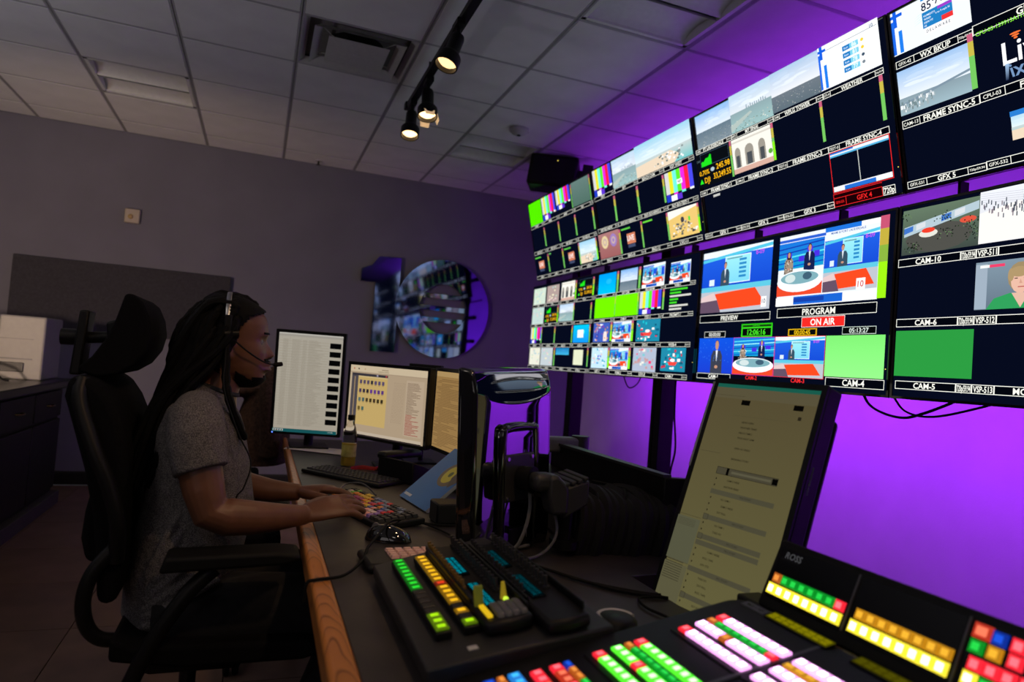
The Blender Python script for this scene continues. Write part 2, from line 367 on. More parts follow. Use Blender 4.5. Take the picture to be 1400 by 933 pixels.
bq = MB(q); bq.add([(r_*math.cos(2*PI*k/24), r_*math.sin(2*PI*k/24), z_) for r_,z_ in ((0.03,-0.06),(0.07,0.0),(0.09,0.06)) for k in range(24)], [(i*24+k, i*24+(k+1)%24, (i+1)*24+(k+1)%24, (i+1)*24+k) for i in range(2) for k in range(24)], None, True); bq.build('shade', STEEL, t)
l = bpy.data.lights.new('lamp','SPOT'); l.energy = 90; l.color = (1.0,0.72,0.52); l.spot_size = R(130); l.spot_blend = 0.7; l.shadow_soft_size = 0.05
o = bpy.data.objects.new('lamp_beam', l); C.objects.link(o); o.parent = t; o.matrix_local = q @ Matrix.Translation((0,0,0.03)) @ Matrix.Rotation(PI,4,'X')

# ---------------------------------------------------------------- ceiling track and spots
t = thing('lighting_track', 'black ceiling lighting track running away from the camera', 'lighting track', (0.76,2.5,2.80))
b_ = MB(); b_.box((-0.022,-3.4,-0.02),(0.022,1.72,0.012)); b_.build('rail', BLK, t, bev=0.003)
b_ = MB()
for y in (-2.5,-0.6,1.2): b_.cyl((0,y,0.01),(0,y,0.068),0.006)
b_.build('hanger', STEEL, t)
b_ = MB(); b_.box((-0.03,1.70,-0.03),(0.03,1.75,0.015)); b_.build('end_feed', BLK, t, bev=0.004)
def spot(x,y,aim,label,power,cone=45,lit=1.0,petals=False):
    t = thing('track_spotlight', label, 'spotlight', (x,y,2.78), group='track spotlights')
    d = (Vector(aim)-Vector((x,y,2.60))).normalized(); q = Vector((0,0,-1)).rotation_difference(d).to_matrix().to_4x4()
    b_ = MB(); b_.box((-0.02,-0.05,-0.03),(0.02,0.05,0.0)); b_.cyl((0,0,-0.03),(0,0,-0.075),0.011); b_.build('adapter', BLK, t, bev=0.003)
    T = Matrix.Translation((0,0,-0.075)) @ q
    b_ = MB(T); b_.lathe([(0.012,0.012),(0.03,0.006),(0.034,-0.01),(0.034,-0.085),(0.05,-0.105),(0.056,-0.115),(0.056,-0.165),(0.050,-0.165),(0.048,-0.12),(0.02,-0.11)]); b_.build('lamp_head', BLK, t)
    b_ = MB(T); b_.lathe([(0.001,-0.152),(0.02,-0.153),(0.038,-0.149),(0.047,-0.14),(0.047,-0.13),(0.02,-0.12)])
    b_.build('bulb_face', mat('warm_bulb_%d' % int(lit*10), (0.4,0.3,0.2), 0.2, emit=(1.0,0.62,0.28), es=2.6*lit), t)
    if petals:
        for k in range(4):
            b_ = MB(T @ Matrix.Rotation(PI/2*k,4,'Z')); b_.add([(0.05,-0.03,-0.15),(0.05,0.03,-0.15),(0.062,0.024,-0.19),(0.062,-0.024,-0.19)],[(0,1,2,3),(3,2,1,0)])
            b_.build('shutter', mat('amber_glass_shutter', (0.7,0.6,0.45), 0.2, noise=0.1, emit=(1.0,0.7,0.4), es=0.3), t)
    l = bpy.data.lights.new('spot','SPOT'); l.energy = power; l.color = (1.0,0.62,0.33); l.spot_size = R(cone*2); l.spot_blend = 0.8; l.shadow_soft_size = 0.04
    o = bpy.data.objects.new('spot_beam', l); C.objects.link(o); o.parent = t; o.matrix_parent_inverse = Matrix.Identity(4)
    o.matrix_local = T @ Matrix.Translation((0,0,-0.17))
spot(0.74,3.02,(0.1,2.7,0.7),'black track spotlight nearest the camera with a glowing amber mouth',4,40,0.75)
spot(0.765,3.72,(0.75,3.1,0.5),'black track spotlight in the middle with bright square shutters',4,40,1.6,True)
spot(0.755,4.10,(0.60,3.4,0.5),'black track spotlight at the far end of the rail beside the bright one',4,40,1.3)
spot(0.74,1.5,(0.15,1.45,0.7),'black track spotlight out of view above the desk edge',13,26,1.0)
spot(0.74,0.2,(-0.5,2.9,0.0),'black track spotlight out of view above the camera',30,34,1.0)
# black loudspeaker under the ceiling
t = thing('loudspeaker', 'black loudspeaker hanging under the ceiling above the leftmost wall monitors', 'loudspeaker', (2.05,4.9,2.60))
q = Matrix.Rotation(R(-28),4,'Z') @ Matrix.Rotation(R(6),4,'Y')
b_ = MB(q); b_.prism([(-0.19,-0.12),(0.19,-0.15),(0.19,0.12),(-0.19,0.15)], 0.02, 0.26, axis='z'); b_.build('cabinet', BLK, t, bev=0.02, seg=3)
b_ = MB(q); b_.box((-0.165,-0.142,0.035),(0.165,-0.128,0.245)); b_.build('grille', mat('black_mesh', (0.006,0.006,0.007), 0.8, noise=0.3, nscale=400), t, bev=0.01)
b_ = MB(q); b_.box((0.17,-0.02,0.06),(0.26,0.02,0.2)); b_.box((0.22,-0.03,0.1),(0.30,0.03,0.25)); b_.build('bracket', STEEL, t, bev=0.004)
b_ = MB(q); b_.lathe([(0.004,0),(0.004,0.003),(0.001,0.004)],(0,0,0),8); o = b_.build('indicator', glow('led_yellow',(0.9,0.7,0.1),1.5), t); o.matrix_local = q @ Matrix.Translation((0.03,-0.145,0.215)) @ Matrix.Rotation(R(90),4,'X')
# ---------------------------------------------------------------- pictures shown on the monitors
WH=(235,235,225); NAVY=(5,9,26)
rnd = random.Random(11)
def p_green(c,x,y,w,h,col=(110,235,0)): c.rect(x,y,x+w,y+h,col)
def p_bars(c,x,y,w,h,v=0):
    cols=[(205,205,205),(225,220,40),(110,235,215),(90,225,40),(225,40,215),(235,30,60),(70,70,225)]
    for k,cc in enumerate(cols): c.rect(x+w*(0.02+0.93/7*k),y,x+w*(0.02+0.93/7*(k+1)),y+h*0.74,cc)
    for k,cc in enumerate([(60,50,190),(20,25,40),(225,40,215),(20,25,40),(110,235,215),(20,25,40),(235,235,235)]): c.rect(x+w*(0.02+0.93/7*k),y+h*0.74,x+w*(0.02+0.93/7*(k+1)),y+h*0.81,cc)
    c.rect(x+w*0.02,y+h*0.81,x+w*0.18,y+h,(30,60,190)); c.rect(x+w*0.18,y+h*0.81,x+w*0.38,y+h,(240,240,245)); c.rect(x+w*0.38,y+h*0.81,x+w*0.55,y+h,(90,50,200))
    if v: c.rect(x+w*.42,y+h*.34,x+w*.6,y+h*.5,(240,240,240)); c.text('NET',x+w*.51,y+h*.42,h*.08,(20,20,40))
def p_cloud(c,x,y,w,h,n=9,y0=.1,y1=.5,col=(225,232,238)):
    for k in range(n):
        cx=x+w*rnd.uniform(.1,.9); cy=y+h*rnd.uniform(y0,y1); r=w*rnd.uniform(.07,.17)
        r=min(r,cx-x,x+w-cx); c.ell(cx,cy,r,min(h*rnd.uniform(.018,.045),cy-y),col,12)
def p_city(c,x,y,w,h,kind=0):
    hz=[.55,.5,.6,.62,.55][kind%5]
    top,bot=[((120,170,225),(215,225,235)),((175,200,225),(215,222,228)),((165,190,220),(225,228,232)),((150,185,225),(220,228,235)),((150,200,225),(215,230,235))][kind%5]
    c.rect(x,y,x+w,y+h*hz,top,bot)
    
    for k in range(7):
        cc=[(v+225)//2 for v in bot]; p_cloud(c,x,y,w,h,3,.1+.04*k,min(hz-.06,.16+.05*k),tuple(int(a+(b-a)*(.22+.09*k)) for a,b in zip(top,(238,241,245))))
    land,sea=[((95,115,130),(125,140,150)),((135,160,165),(150,185,185)),((105,115,125),(90,105,115)),((130,150,160),(150,175,185)),((190,200,200),(110,190,190))][kind%5]
    c.rect(x,y+h*hz,x+w,y+h,land,sea)
    if kind==1:
        for k in range(10): c.rect(x+w*(.4+.05*k),y+h*(hz-rnd.uniform(.03,.12)),x+w*(.425+.05*k),y+h*hz,(140,160,170))
        for k in range(60):
            a=rnd.uniform(0,.97);b=rnd.uniform(.72,.97); s_=rnd.uniform(.01,.03); c.rect(x+w*a,y+h*b,x+w*(a+s_),y+h*(b+s_),rnd.choice([(210,215,205),(120,140,130),(180,185,175),(90,110,100)]))
        c.poly([(x,y+h*.98),(x,y+h*.8),(x+w*.5,y+h*.62),(x+w*.55,y+h*.66)],(170,185,180))
    elif kind in (0,2):
        for k in range(110):
            b=rnd.uniform(hz+.03,.96); a=rnd.uniform(0,.96); s_=.01+.03*(b-hz); c.rect(x+w*a,y+h*b,x+w*(a+s_),y+h*(b+s_*.7),rnd.choice([(150,160,165),(80,95,110),(120,130,135),(180,180,175),(100,120,110)]))
    elif kind==3:
        c.poly([(x,y+h*.75),(x+w,y+h*.52),(x+w,y+h*.57),(x,y+h*.8)],(120,140,155))
        for k in range(60):
            a=rnd.uniform(0,.5);b=rnd.uniform(.75,.95)-.1*a; s_=rnd.uniform(.012,.03); c.rect(x+w*a,y+h*(b-s_*2),x+w*(a+s_),y+h*(b+s_),rnd.choice([(225,228,230),(150,165,170),(190,200,205),(110,130,135)]))
    elif kind==4:
        c.poly([(x,y+h),(x,y+h*.66),(x+w*.65,y+h*.6),(x+w*.8,y+h*.8),(x+w*.7,y+h)],(225,205,180))
        for k in range(40):
            a=rnd.uniform(.3,.9);b=rnd.uniform(.58,.9); c.rect(x+w*a,y+h*b,x+w*(a+.03),y+h*(b+.05),rnd.choice([(240,240,240),(130,140,140),(90,110,110),(200,190,170)]))
def fig(c,cx,top,h,suit,skin=(190,140,115),hair=(40,25,20),tie=(220,225,235),long=False):
    w=h*.30
    c.poly([(cx-w*.9,top+h),(cx-w*.85,top+h*.45),(cx-w*.55,top+h*.3),(cx+w*.55,top+h*.3),(cx+w*.85,top+h*.45),(cx+w*.9,top+h)],suit)
    c.poly([(cx-w*.16,top+h*.29),(cx+w*.16,top+h*.29),(cx,top+h*.65)],tie)
    if long: c.poly([(cx-w*.36,top+h*.36),(cx-w*.32,top+h*.06),(cx,top),(cx+w*.32,top+h*.06),(cx+w*.36,top+h*.36)],hair)
    else: c.ell(cx,top+h*.11,w*.29,h*.12,hair)
    c.ell(cx,top+h*.155,w*.25,h*.125,skin)
    c.ell(cx,top+h*.78,w*.25,h*.05,skin)
def p_weatherman(c,x,y,w,h):
    c.rect(x,y,x+w,y+h*.1,(225,235,240)); c.rect(x,y+h*.1,x+w,y+h*.62,(30,90,215),(20,70,200))
    c.poly([(x,y+h*.12),(x+w,y+h*.02),(x+w,y+h*.07),(x,y+h*.17)],(80,190,220))
    c.rect(x+w*.35,y+h*.12,x+w*.72,y+h*.55,(150,225,235),(120,205,230)); c.frame(x+w*.35,y+h*.12,x+w*.72,y+h*.55,w*.008,(225,240,245))
    for k in range(5): c.rect(x+w*.56,y+h*(.18+.065*k),x+w*.66,y+h*(.215+.065*k),(40,130,190)); 
    c.rect(x+w*.38,y+h*.15,x+w*.6,y+h*.165,(90,120,130)); c.text('8-09' ,x+w*.84,y+h*.13,h*.07,(190,80,230))
    fig(c,x+w*.36,y+h*.2,h*.4,(50,75,95)); c.rect(x+w*.12,y+h*.46,x+w*.2,y+h*.56,(210,225,240))
    c.rect(x,y+h*.58,x+w,y+h*.66,(90,190,215)); c.rect(x,y+h*.66,x+w,y+h,(180,185,195))
    c.poly([(x+w*.22,y+h*.7),(x+w*.8,y+h*.66),(x+w*.95,y+h*.93),(x+w*.3,y+h*.96)],(240,70,30))
    c.poly([(x,y+h*.74),(x+w*.2,y+h*.68),(x+w*.26,y+h*.8),(x,y+h*.82)],(215,190,190)); c.poly([(x,y+h*.82),(x+w*.26,y+h*.8),(x+w*.32,y+h),(x,y+h)],(95,75,95))
def p_anchors(c,x,y,w,h):
    c.rect(x,y,x+w,y+h*.5,(25,110,210),(20,150,200))
    for k in range(5): c.poly([(x,y+h*(.1+.09*k)),(x+w,y+h*(.04+.09*k)),(x+w,y+h*(.065+.09*k)),(x,y+h*(.125+.09*k))],rnd.choice([(90,220,230),(20,60,170),(150,235,240),(10,80,190)]))
    for a,b in ((.24,.2),(.52,.28),(.7,.12),(.85,.22)): c.rect(x+w*(a-.06),y+h*b,x+w*(a+.06),y+h*(b+.1),(70,45,215))
    fig(c,x+w*.24,y+h*.17,h*.42,(150,135,120),long=True,tie=(200,150,130)); fig(c,x+w*.7,y+h*.08,h*.48,(20,30,75))
    for k in range(26): c.rect(x+w*(a:=rnd.uniform(.13,.33)),y+h*(b:=rnd.uniform(.33,.57)),x+w*(a+.02),y+h*(b+.02),rnd.choice([(30,30,30),(230,225,215)]))
    c.rect(x,y+h*.78,x+w,y+h*1.0,(225,70,40))
    c.ell(x+w*.5,y+h*.74,w*.5,h*.2,(235,240,245),24); c.ell(x+w*.5,y+h*.68,w*.42,h*.115,(120,165,175),24)
    c.ell(x+w*.3,y+h*.68,w*.12,h*.08,(200,215,215)); c.ell(x+w*.68,y+h*.66,w*.1,h*.07,(60,90,110))
def p_program(c,x,y,w,h,small=False):
    c.rect(x,y,x+w,y+h,(225,232,240)); c.rect(x,y+h*.05,x+w*.5,y+h*.09,(40,90,200))
    p_anchors(c,x,y+h*.1,w*.49,h*.76); p_weatherman(c,x+w*.5,y+h*.1,w*.5,h*.76)
    if not small:
        c.rect(x+w*.5,y,x+w*.84,y+h*.06,(30,110,210)); c.rect(x+w*.84,y,x+w,y+h*.06,(240,240,240))
        c.text('MIAMI & FORT LAUDERDALE',x+w*.72,y+h*.085,h*.03,(60,90,160),w*.4)
    c.rect(x,y+h*.88,x+w,y+h,(240,240,238)); c.rect(x+w*.2,y+h*.88,x+w*.7,y+h*.99,(25,95,200)); c.rect(x+w*.2,y+h*.9,x+w*.52,y+h*.96,(20,60,160))
    c.rect(x+w*.82,y+h*.72,x+w*.9,y+h*.86,(245,245,245)); c.text('10',x+w*.86,y+h*.79,h*.08,(200,60,60)); 
def p_stock(c,x,y,w,h):
    c.rect(x,y,x+w,y+h,(8,12,18)); c.frame(x+w*.12,y+h*.02,x+w*.98,y+h*.4,w*.008,(60,80,100)); c.text('DOW',x+w*.06,y+h*.2,h*.06,(90,110,120),w*.1)
    pts=[(x+w*.14,y+h*.4)]
    for k in range(10): pts.append((x+w*(.14+.035*k),y+h*(.32-.022*k-rnd.uniform(0,.06))))
    pts.append((x+w*.46,y+h*.4)); c.poly(pts,(30,215,30))
    Y=(250,185,20); c.text('0.70%',x+w*.2,y+h*.58,h*.14,Y,w*.36); c.text('245.98',x+w*.78,y+h*.53,h*.16,Y,w*.4); c.ell(x+w*.46,y+h*.56,w*.06,h*.06,(170,190,200))
    c.poly([(x+w*.03,y+h*.9),(x+w*.15,y+h*.9),(x+w*.09,y+h*.76)],(40,230,40)); c.text('DJI',x+w*.27,y+h*.82,h*.16,Y,w*.2); c.text('33,249.55',x+w*.73,y+h*.78,h*.17,Y,w*.52)
def p_house(c,x,y,w,h):
    c.rect(x,y,x+w,y+h,(235,232,222)); c.rect(x,y+h*.07,x+w,y+h*.12,(205,200,190)); c.rect(x,y+h*.86,x+w,y+h,(205,165,150))
    for a,s_ in ((.14,.075),(.44,.11),(.76,.085)):
        c.rect(x+w*(a-s_),y+h*(.42),x+w*(a+s_),y+h*.84,(150,145,135)); c.ell(x+w*a,y+h*.42,w*s_,h*.16,(150,145,135)); c.rect(x+w*(a-s_*.6),y+h*.5,x+w*(a+s_*.6),y+h*.84,(70,75,80))
    c.ell(x+w*.95,y+h*.7,w*.05,h*.07,(90,160,60))
def p_weather(c,x,y,w,h):
    c.rect(x,y,x+w,y+h,(238,240,242)); c.rect(x+w*.03,y+h*.0,x+w*.08,y+h*.3,(20,90,215)); c.rect(x,y+h*.08,x+w*.14,y+h*.14,(20,90,215))
    c.rect(x,y+h*.18,x+w*.035,y+h*.98,(30,100,220)); c.rect(x+w*.085,y+h*.45,x+w*.135,y+h*.98,(30,120,225)); c.rect(x+w*.14,y+h*.13,x+w*.98,y+h*.14,(120,130,140))
    for k,t in enumerate(('86','81','78','77')):
        yy=y+h*(.24+.16*k); c.rect(x+w*.42,yy,x+w*.54,yy+h*.11,(30,120,190)); c.rect(x+w*.54,yy,x+w*.68,yy+h*.11,(120,200,225)); c.text(t,x+w*.61,yy+h*.055,h*.09,(240,250,255)); c.text('8 pm',x+w*.48,yy+h*.055,h*.04,(230,240,250)); c.ell(x+w*.74,yy+h*.05,w*.025,h*.035,[(240,200,60),(240,200,60),(60,80,100),(120,130,140)][k])
    c.text('10',x+w*.9,y+h*.1,h*.08,(60,90,130))
def p_wx2(c,x,y,w,h):
    c.rect(x,y,x+w,y+h,(228,236,240)); c.rect(x+w*.03,y,x+w*.08,y+h*.4,(20,90,215)); c.rect(x,y+h*.12,x+w*.16,y+h*.19,(20,90,215))
    c.rect(x,y+h*.25,x+w*.04,y+h*.98,(30,100,220)); c.rect(x+w*.09,y+h*.5,x+w*.14,y+h*.98,(30,120,225))
    for k in range(4): c.poly([(x+w*.3,y+h*(.42+.05*k)),(x+w*.98,y+h*(.05+.06*k)),(x+w*.98,y+h*(.08+.06*k))],(120,225,225))
    c.rect(x+w*.42,y+h*.02,x+w*.78,y+h*.12,(40,130,205)); c.rect(x+w*.42,y+h*.12,x+w*.78,y+h*.36,(245,247,248)); c.text('85\u00b0',x+w*.51,y+h*.25,h*.17,(20,30,60)); c.text('78\u00b0',x+w*.68,y+h*.22,h*.17,(20,30,60))
    c.rect(x+w*.42,y+h*.37,x+w*.8,y+h*.7,(30,120,185)); c.rect(x+w*.66,y+h*.6,x+w*.8,y+h*.7,(225,50,50)); c.rect(x+w*.62,y+h*.37,x+w*.8,y+h*.43,(150,60,190))
    for k,t in enumerate(('HUMIDITY','WIND','DEW PT','HI')): c.text(t,x+w*.44,y+h*(.45+.07*k),h*.04,(230,240,250),align='l')
    c.text('6 to 9 mph N',x+w*.68,y+h*.49,h*.04,(230,240,250)); c.rect(x+w*.44,y+h*.72,x+w*.78,y+h*.84,(245,245,245)); c.text('D E L A W A R E',x+w*.61,y+h*.78,h*.06,(60,70,90),w*.3)
def p_office(c,x,y,w,h):
    c.rect(x,y,x+w,y+h,(225,190,110)); c.poly([(x,y),(x+w,y),(x+w,y+h*.06),(x,y+h*.3)],(240,238,225))
    for k in range(46):
        a=rnd.uniform(.05,.9);b=rnd.uniform(.4,.9); c.rect(x+w*a,y+h*b,x+w*(a+rnd.uniform(.03,.08)),y+h*(b+rnd.uniform(.03,.09)),rnd.choice([(235,235,230),(60,60,65),(140,130,120),(225,220,210),(90,95,90)]))
    c.rect(x+w*.7,y+h*.35,x+w*.76,y+h*.5,(60,210,60)); c.ell(x+w*.5,y+h*.4,w*.06,h*.1,(60,60,70))
def p_seals(c,x,y,w,h):
    c.rect(x,y,x+w,y+h,(165,115,115),(150,90,90))
    for a,cc in ((.3,(215,195,150)),(.72,(150,120,180))): c.ell(x+w*a,y+h*.36,w*.17,h*.26,cc); c.ell(x+w*a,y+h*.36,w*.1,h*.15,(190,165,160)); c.ell(x+w*a,y+h*.36,w*.05,h*.08,cc)
def p_live(c,x,y,w,h,big=False):
    c.rect(x,y,x+w,y+h,NAVY)
    if big: return
    c.rect(x+w*.05,y+h*.06,x+w*.5,y+h*.12,(90,190,70)); c.rect(x+w*.3,y+h*.3,x+w*.7,y+h*.7,(200,120,90)); c.text('LIVE',x+w*.47,y+h*.48,h*.2,(240,240,240),w*.34); c.rect(x+w*.32,y+h*.72,x+w*.66,y+h*.84,(60,70,100))
def p_solid(c,x,y,w,h,a=(0,150,230),b=(0,190,240)): c.rect(x,y,x+w,y+h,a,b); c.ell(x+w*.6,y+h*.4,w*.16,h*.13,tuple(min(255,v+30) for v in a))
def p_map(c,x,y,w,h,a=(200,215,200)):
    c.rect(x,y,x+w,y+h,a)
    for k in range(14):
        u=rnd.uniform(.05,.85);v=rnd.uniform(.05,.85); c.ell(x+w*u+w*.05,y+h*v+h*.03,w*.06,h*.05,rnd.choice([(180,205,185),(215,190,190),(225,220,190),(170,195,200)]))
def p_news(c,x,y,w,h,v=0):                                 # small crowded news frame
    base=[(60,90,180),(190,220,235),(170,180,200),(30,130,160)][v]
    c.rect(x,y,x+w,y+h,base)
    pal=[[(230,90,80),(120,60,170),(40,130,210),(235,235,245),(200,140,110)],[(40,170,200),(230,235,240),(60,90,210),(215,190,190)],[(230,60,110),(225,225,215),(120,190,200),(190,150,150)],[(200,40,60),(30,190,200),(235,240,240),(15,90,120)]][v]
    for k in range(30):
        a=rnd.uniform(.02,.85);b=rnd.uniform(.02,.85); s1=rnd.uniform(.04,.13); s2=rnd.uniform(.05,.13); c.rect(x+w*a,y+h*b,x+w*(a+s1),y+h*(b+s2),rnd.choice(pal))
    if v==0: fig(c,x+w*.75,y+h*.25,h*.7,(235,215,205)); fig(c,x+w*.25,y+h*.15,h*.7,(50,70,170))
    if v==3: c.poly([(x+w*.3,y+h*.6),(x+w*.7,y+h*.6),(x+w*.62,y+h*.75),(x+w*.36,y+h*.75)],(235,70,60)); c.ell(x+w*.5,y+h*.53,w*.1,h*.07,(235,245,245))
def meter(c,x,y,w,h,lit=False):
    c.rect(x,y,x+w,y+h*.14,(190,90,120)); c.rect(x,y+h*.14,x+w,y+h*.4,(190,175,70)); c.rect(x,y+h*.4,x+w,y+h,(110,190,90))
    if lit: c.rect(x,y+h*.5,x+w,y+h,(130,235,30))
def lab(c,x0,y0,x1,y1,ident,text,tail,col=WH,u=(.24,.86)):
    w=x1-x0; h=y1-y0; t=0.0022
    c.rect(x0,y0,x1,y1,(3,5,12)); c.frame(x0,y0,x1,y1,t,col)
    a=x0; b=x1
    if ident: a=x0+w*u[0]; c.rect(a,y0,a+t,y1,col); c.text(ident,(x0+a)/2,(y0+y1)/2,h*.42,col,w*u[0]*.85,0.008)
    if tail: b=x0+w*u[1]; c.rect(b,y0,b+t,y1,col); c.text('720p/59.94',(b+x1)/2,(y0+y1)/2,h*.3,col,(x1-b)*.85,0.01)
    if text: c.text(text,(a+b)/2,(y0+y1)/2,h*.66,col,(b-a)*.86,0.022)

TVW, SCRM = 1.138, display_mat('wall_display_light', 1.25)
def wall_monitor(row, i, draw, label):
    B = [5.22,4.075,2.93,1.78,.63,-.52,-1.67]; yc=(B[i]+B[i+1])/2
    W=B[i]-B[i+1]; H=.686 if row=='L' else .642
    X,z,t = (2.1,1.192,0) if row=='L' else (2.13,1.930,math.asin(.145/.642))
    root = thing('wall_monitor', label, 'monitor', group='monitors of the video wall', mw=Matrix.Translation((X,yc,z)) @ Matrix.Rotation(R(-90),4,'Z') @ Matrix.Rotation(t,4,'X'))
    g=.003; b_=MB(); b_.box((-W/2+g,0.006,0),(W/2-g,0.055,H)); b_.box((-W/2+.12,0.055,.08),(W/2-.12,0.085,H-.1)); b_.build('casing',BLK,root,bev=.003)
    b_=MB(); e=.009
    for a,b in (((-W/2+g,-.002,0),(W/2-g,.006,e)),((-W/2+g,-.002,H-e),(W/2-g,.006,H)),((-W/2+g,-.002,e),(-W/2+g+e,.006,H-e)),((W/2-g-e,-.002,e),(W/2-g,.006,H-e))): b_.box(a,b)
    b_.build('bezel',BLKG,root)
    b_=MB(); b_.box((-W/2+g+e,.003,e),(W/2-g-e,.006,H-e)); scr=b_.build('screen',SGLS,root)
    c=Canvas(W-2*g-2*e,H-2*e); k=c
    # map fractions of the full face to canvas coordinates
    def X_(u): return u*W-g-e
    def Y_(v): return v*H-e
    c.X=X_; c.Y=Y_; draw(c, lambda f,u0,v0,u1,v1,*a: f(c,X_(u0),Y_(v0),X_(u1)-X_(u0),Y_(v1)-Y_(v0),*a), lambda u0,v0,u1,v1,*a,**kw: lab(c,X_(u0),Y_(v0),X_(u1),Y_(v1),*a,**kw))
    c.build('picture',SCRM,scr,(-W/2+g+e,.0028,H-e))
    b_=MB(); b_.box((W/2-.02,-.003,.10),(W/2-.017,-.002,.103)); b_.build('standby_light',glow('led_yellow',(0.9,0.7,0.1),1.5),root)
    return root
Q=[0.012,0.2545,0.497,0.7395,0.982]
def U4(c,P,L):
    P(p_wx2,.010,.0,.252,.245); L(.012,.278,.252,.318,'GFX-42','WX BKUP',1,u=(.25,.82)); L(.252,.268,.56,.315,None,'GFX-43',0)
    P(p_city,.012,.335,.235,.575,3); P(meter,.237,.30,.253,.57); L(.015,.605,.255,.65,'CAM-13','FRAME SYNC-5',0,u=(.24,.9)); L(.255,.602,.56,.648,'CPU-03','FRAME SYNC-6',0,u=(.22,.9))
    X,Y=c.X,c.Y; c.text('CPU-03-139913A11713607-AD42DD3',X(.262),Y(.318),.012,(130,225,60),align='l')
    c.text('Live',X(.325),Y(.46),.066,(240,240,245),align='l',bold=.012); 
    for k in range(3): c.ell(X(.362),Y(.405-.011*k),.006+.005*k,.003,(235,110,50))
    c.poly([(X(.33),Y(.51)),(X(.34),Y(.51)),(X(.335),Y(.585)),(X(.328),Y(.585))],[(150,180,215)]*2+[(20,30,60)]*2); c.text('ixe',X(.345),Y(.545),.042,(110,140,180),align='l',bold=.012,shear=-.2)
    P(p_city,.33,.735,.56,.87,4); c.rect(X(.33),Y(.735),X(.56),Y(.76),(40,120,200))
    L(.013,.94,.257,.98,'GFX-531','GFX 5',1,u=(.26,.78)); L(.257,.937,.56,.978,'GFX-532','GFX 6',0,u=(.21,.9))
def L4(c,P,L):
    X,Y=c.X,c.Y
    c.rect(X(.014),Y(.03),X(.255),Y(.262),(95,115,95),(60,70,65)); c.ell(X(.13),Y(.19),.12,.05,(75,75,70)); c.poly([(X(.02),Y(.12)),(X(.25),Y(.05)),(X(.25),Y(.09)),(X(.02),Y(.17))],(170,190,200)); c.ell(X(.10),Y(.165),.035,.014,(215,215,205)); c.ell(X(.10),Y(.15),.025,.009,(225,60,40)); c.ell(X(.22),Y(.13),.028,.011,(210,80,60))
    for k in range(6): c.poly([(X(.02+.04*k),Y(.125-.012*k)),(X(.05+.04*k),Y(.116-.012*k)),(X(.05+.04*k),Y(.142-.012*k)),(X(.02+.04*k),Y(.155-.012*k))],((60,110,190),(205,210,215),(170,190,200))[k%3])
    for px_,py_,n_ in ((.05,.225,40),(.15,.10,26),(.16,.175,24),(.225,.15,22),(.235,.20,20),(.03,.06,14)):
        for k in range(n_): 
            a=min(max(px_+rnd.gauss(0,.013),.015),.25);b=min(max(py_+rnd.gauss(0,.014),.035),.255); c.rect(X(a),Y(b),X(a+.0035),Y(b+.006),rnd.choice([(22,34,24),(45,62,40),(15,20,18),(95,120,85)]))
    c.rect(X(.257),Y(.02),X(.5),Y(.262),(225,228,235),(205,205,210)); c.poly([(X(.257),Y(.12)),(X(.36),Y(.09)),(X(.5),Y(.16)),(X(.5),Y(.26)),(X(.257),Y(.26))],(235,232,228))
    for k in range(80):
        a=rnd.uniform(.26,.49);b=rnd.uniform(.06,.14); c.rect(X(a),Y(b),X(a+.003),Y(b+.02),rnd.choice([(90,95,110),(130,120,130),(60,70,80)]))
    for k in range(5): c.poly([(X(.257),Y(.03+.01*k)),(X(.5),Y(.07+.01*k)),(X(.5),Y(.0712+.01*k)),(X(.257),Y(.0312+.01*k))],(170,170,185))
    L(.014,.285,.212,.327,None,'CAM-10',0); L(.212,.285,.256,.327,None,'720p/59.94',0); L(.256,.285,.316,.327,None,'VSP-511',0); L(.316,.285,.53,.327,None,'AVI-1',0)
    # interview guest in a green jacket
    c.rect(X(.258),Y(.35),X(.5),Y(.568),(120,140,155),(95,110,125)); c.rect(X(.258),Y(.36),X(.29),Y(.565),(150,165,180)); c.rect(X(.27),Y(.365),X(.335),Y(.378),(225,60,100)); c.rect(X(.27),Y(.365),X(.295),Y(.378),(230,235,230))
    c.ell(X(.375),Y(.43),.036,.045,(150,130,95)); c.poly([(X(.29),Y(.568)),(X(.31),Y(.52)),(X(.35),Y(.5)),(X(.41),Y(.5)),(X(.45),Y(.53)),(X(.46),Y(.568))],(45,150,85)); c.poly([(X(.355),Y(.5)),(X(.4),Y(.5)),(X(.378),Y(.565))],(215,175,155)); c.ell(X(.376),Y(.445),.028,.04,(220,175,155)); c.ell(X(.372),Y(.408),.027,.016,(165,140,100)); c.ell(X(.352),Y(.42),.009,.02,(165,140,100)); c.poly([(X(.376),Y(.44)),(X(.381),Y(.46)),(X(.373),Y(.46))],(200,150,130)); c.rect(X(.37),Y(.473),X(.388),Y(.477),(170,70,70)); c.rect(X(.361),Y(.435),X(.369),Y(.439),(60,45,40)); c.rect(X(.384),Y(.435),X(.392),Y(.439),(60,45,40))
    L(.02,.594,.214,.636,None,'CAM-6',0); L(.214,.594,.26,.636,None,'720p/59.94',0); L(.26,.594,.32,.636,None,'VSP-512',0); L(.32,.594,.53,.636,None,'AVI-2',0)
    P(p_green,.022,.655,.262,.884,(40,145,60)); 
    L(.028,.908,.219,.95,None,'CAM-5',0); L(.219,.908,.264,.95,None,'720p/59.94',0); L(.264,.908,.324,.95,None,'VSP-513',0); L(.324,.908,.53,.95,None,'MONITOR',0)
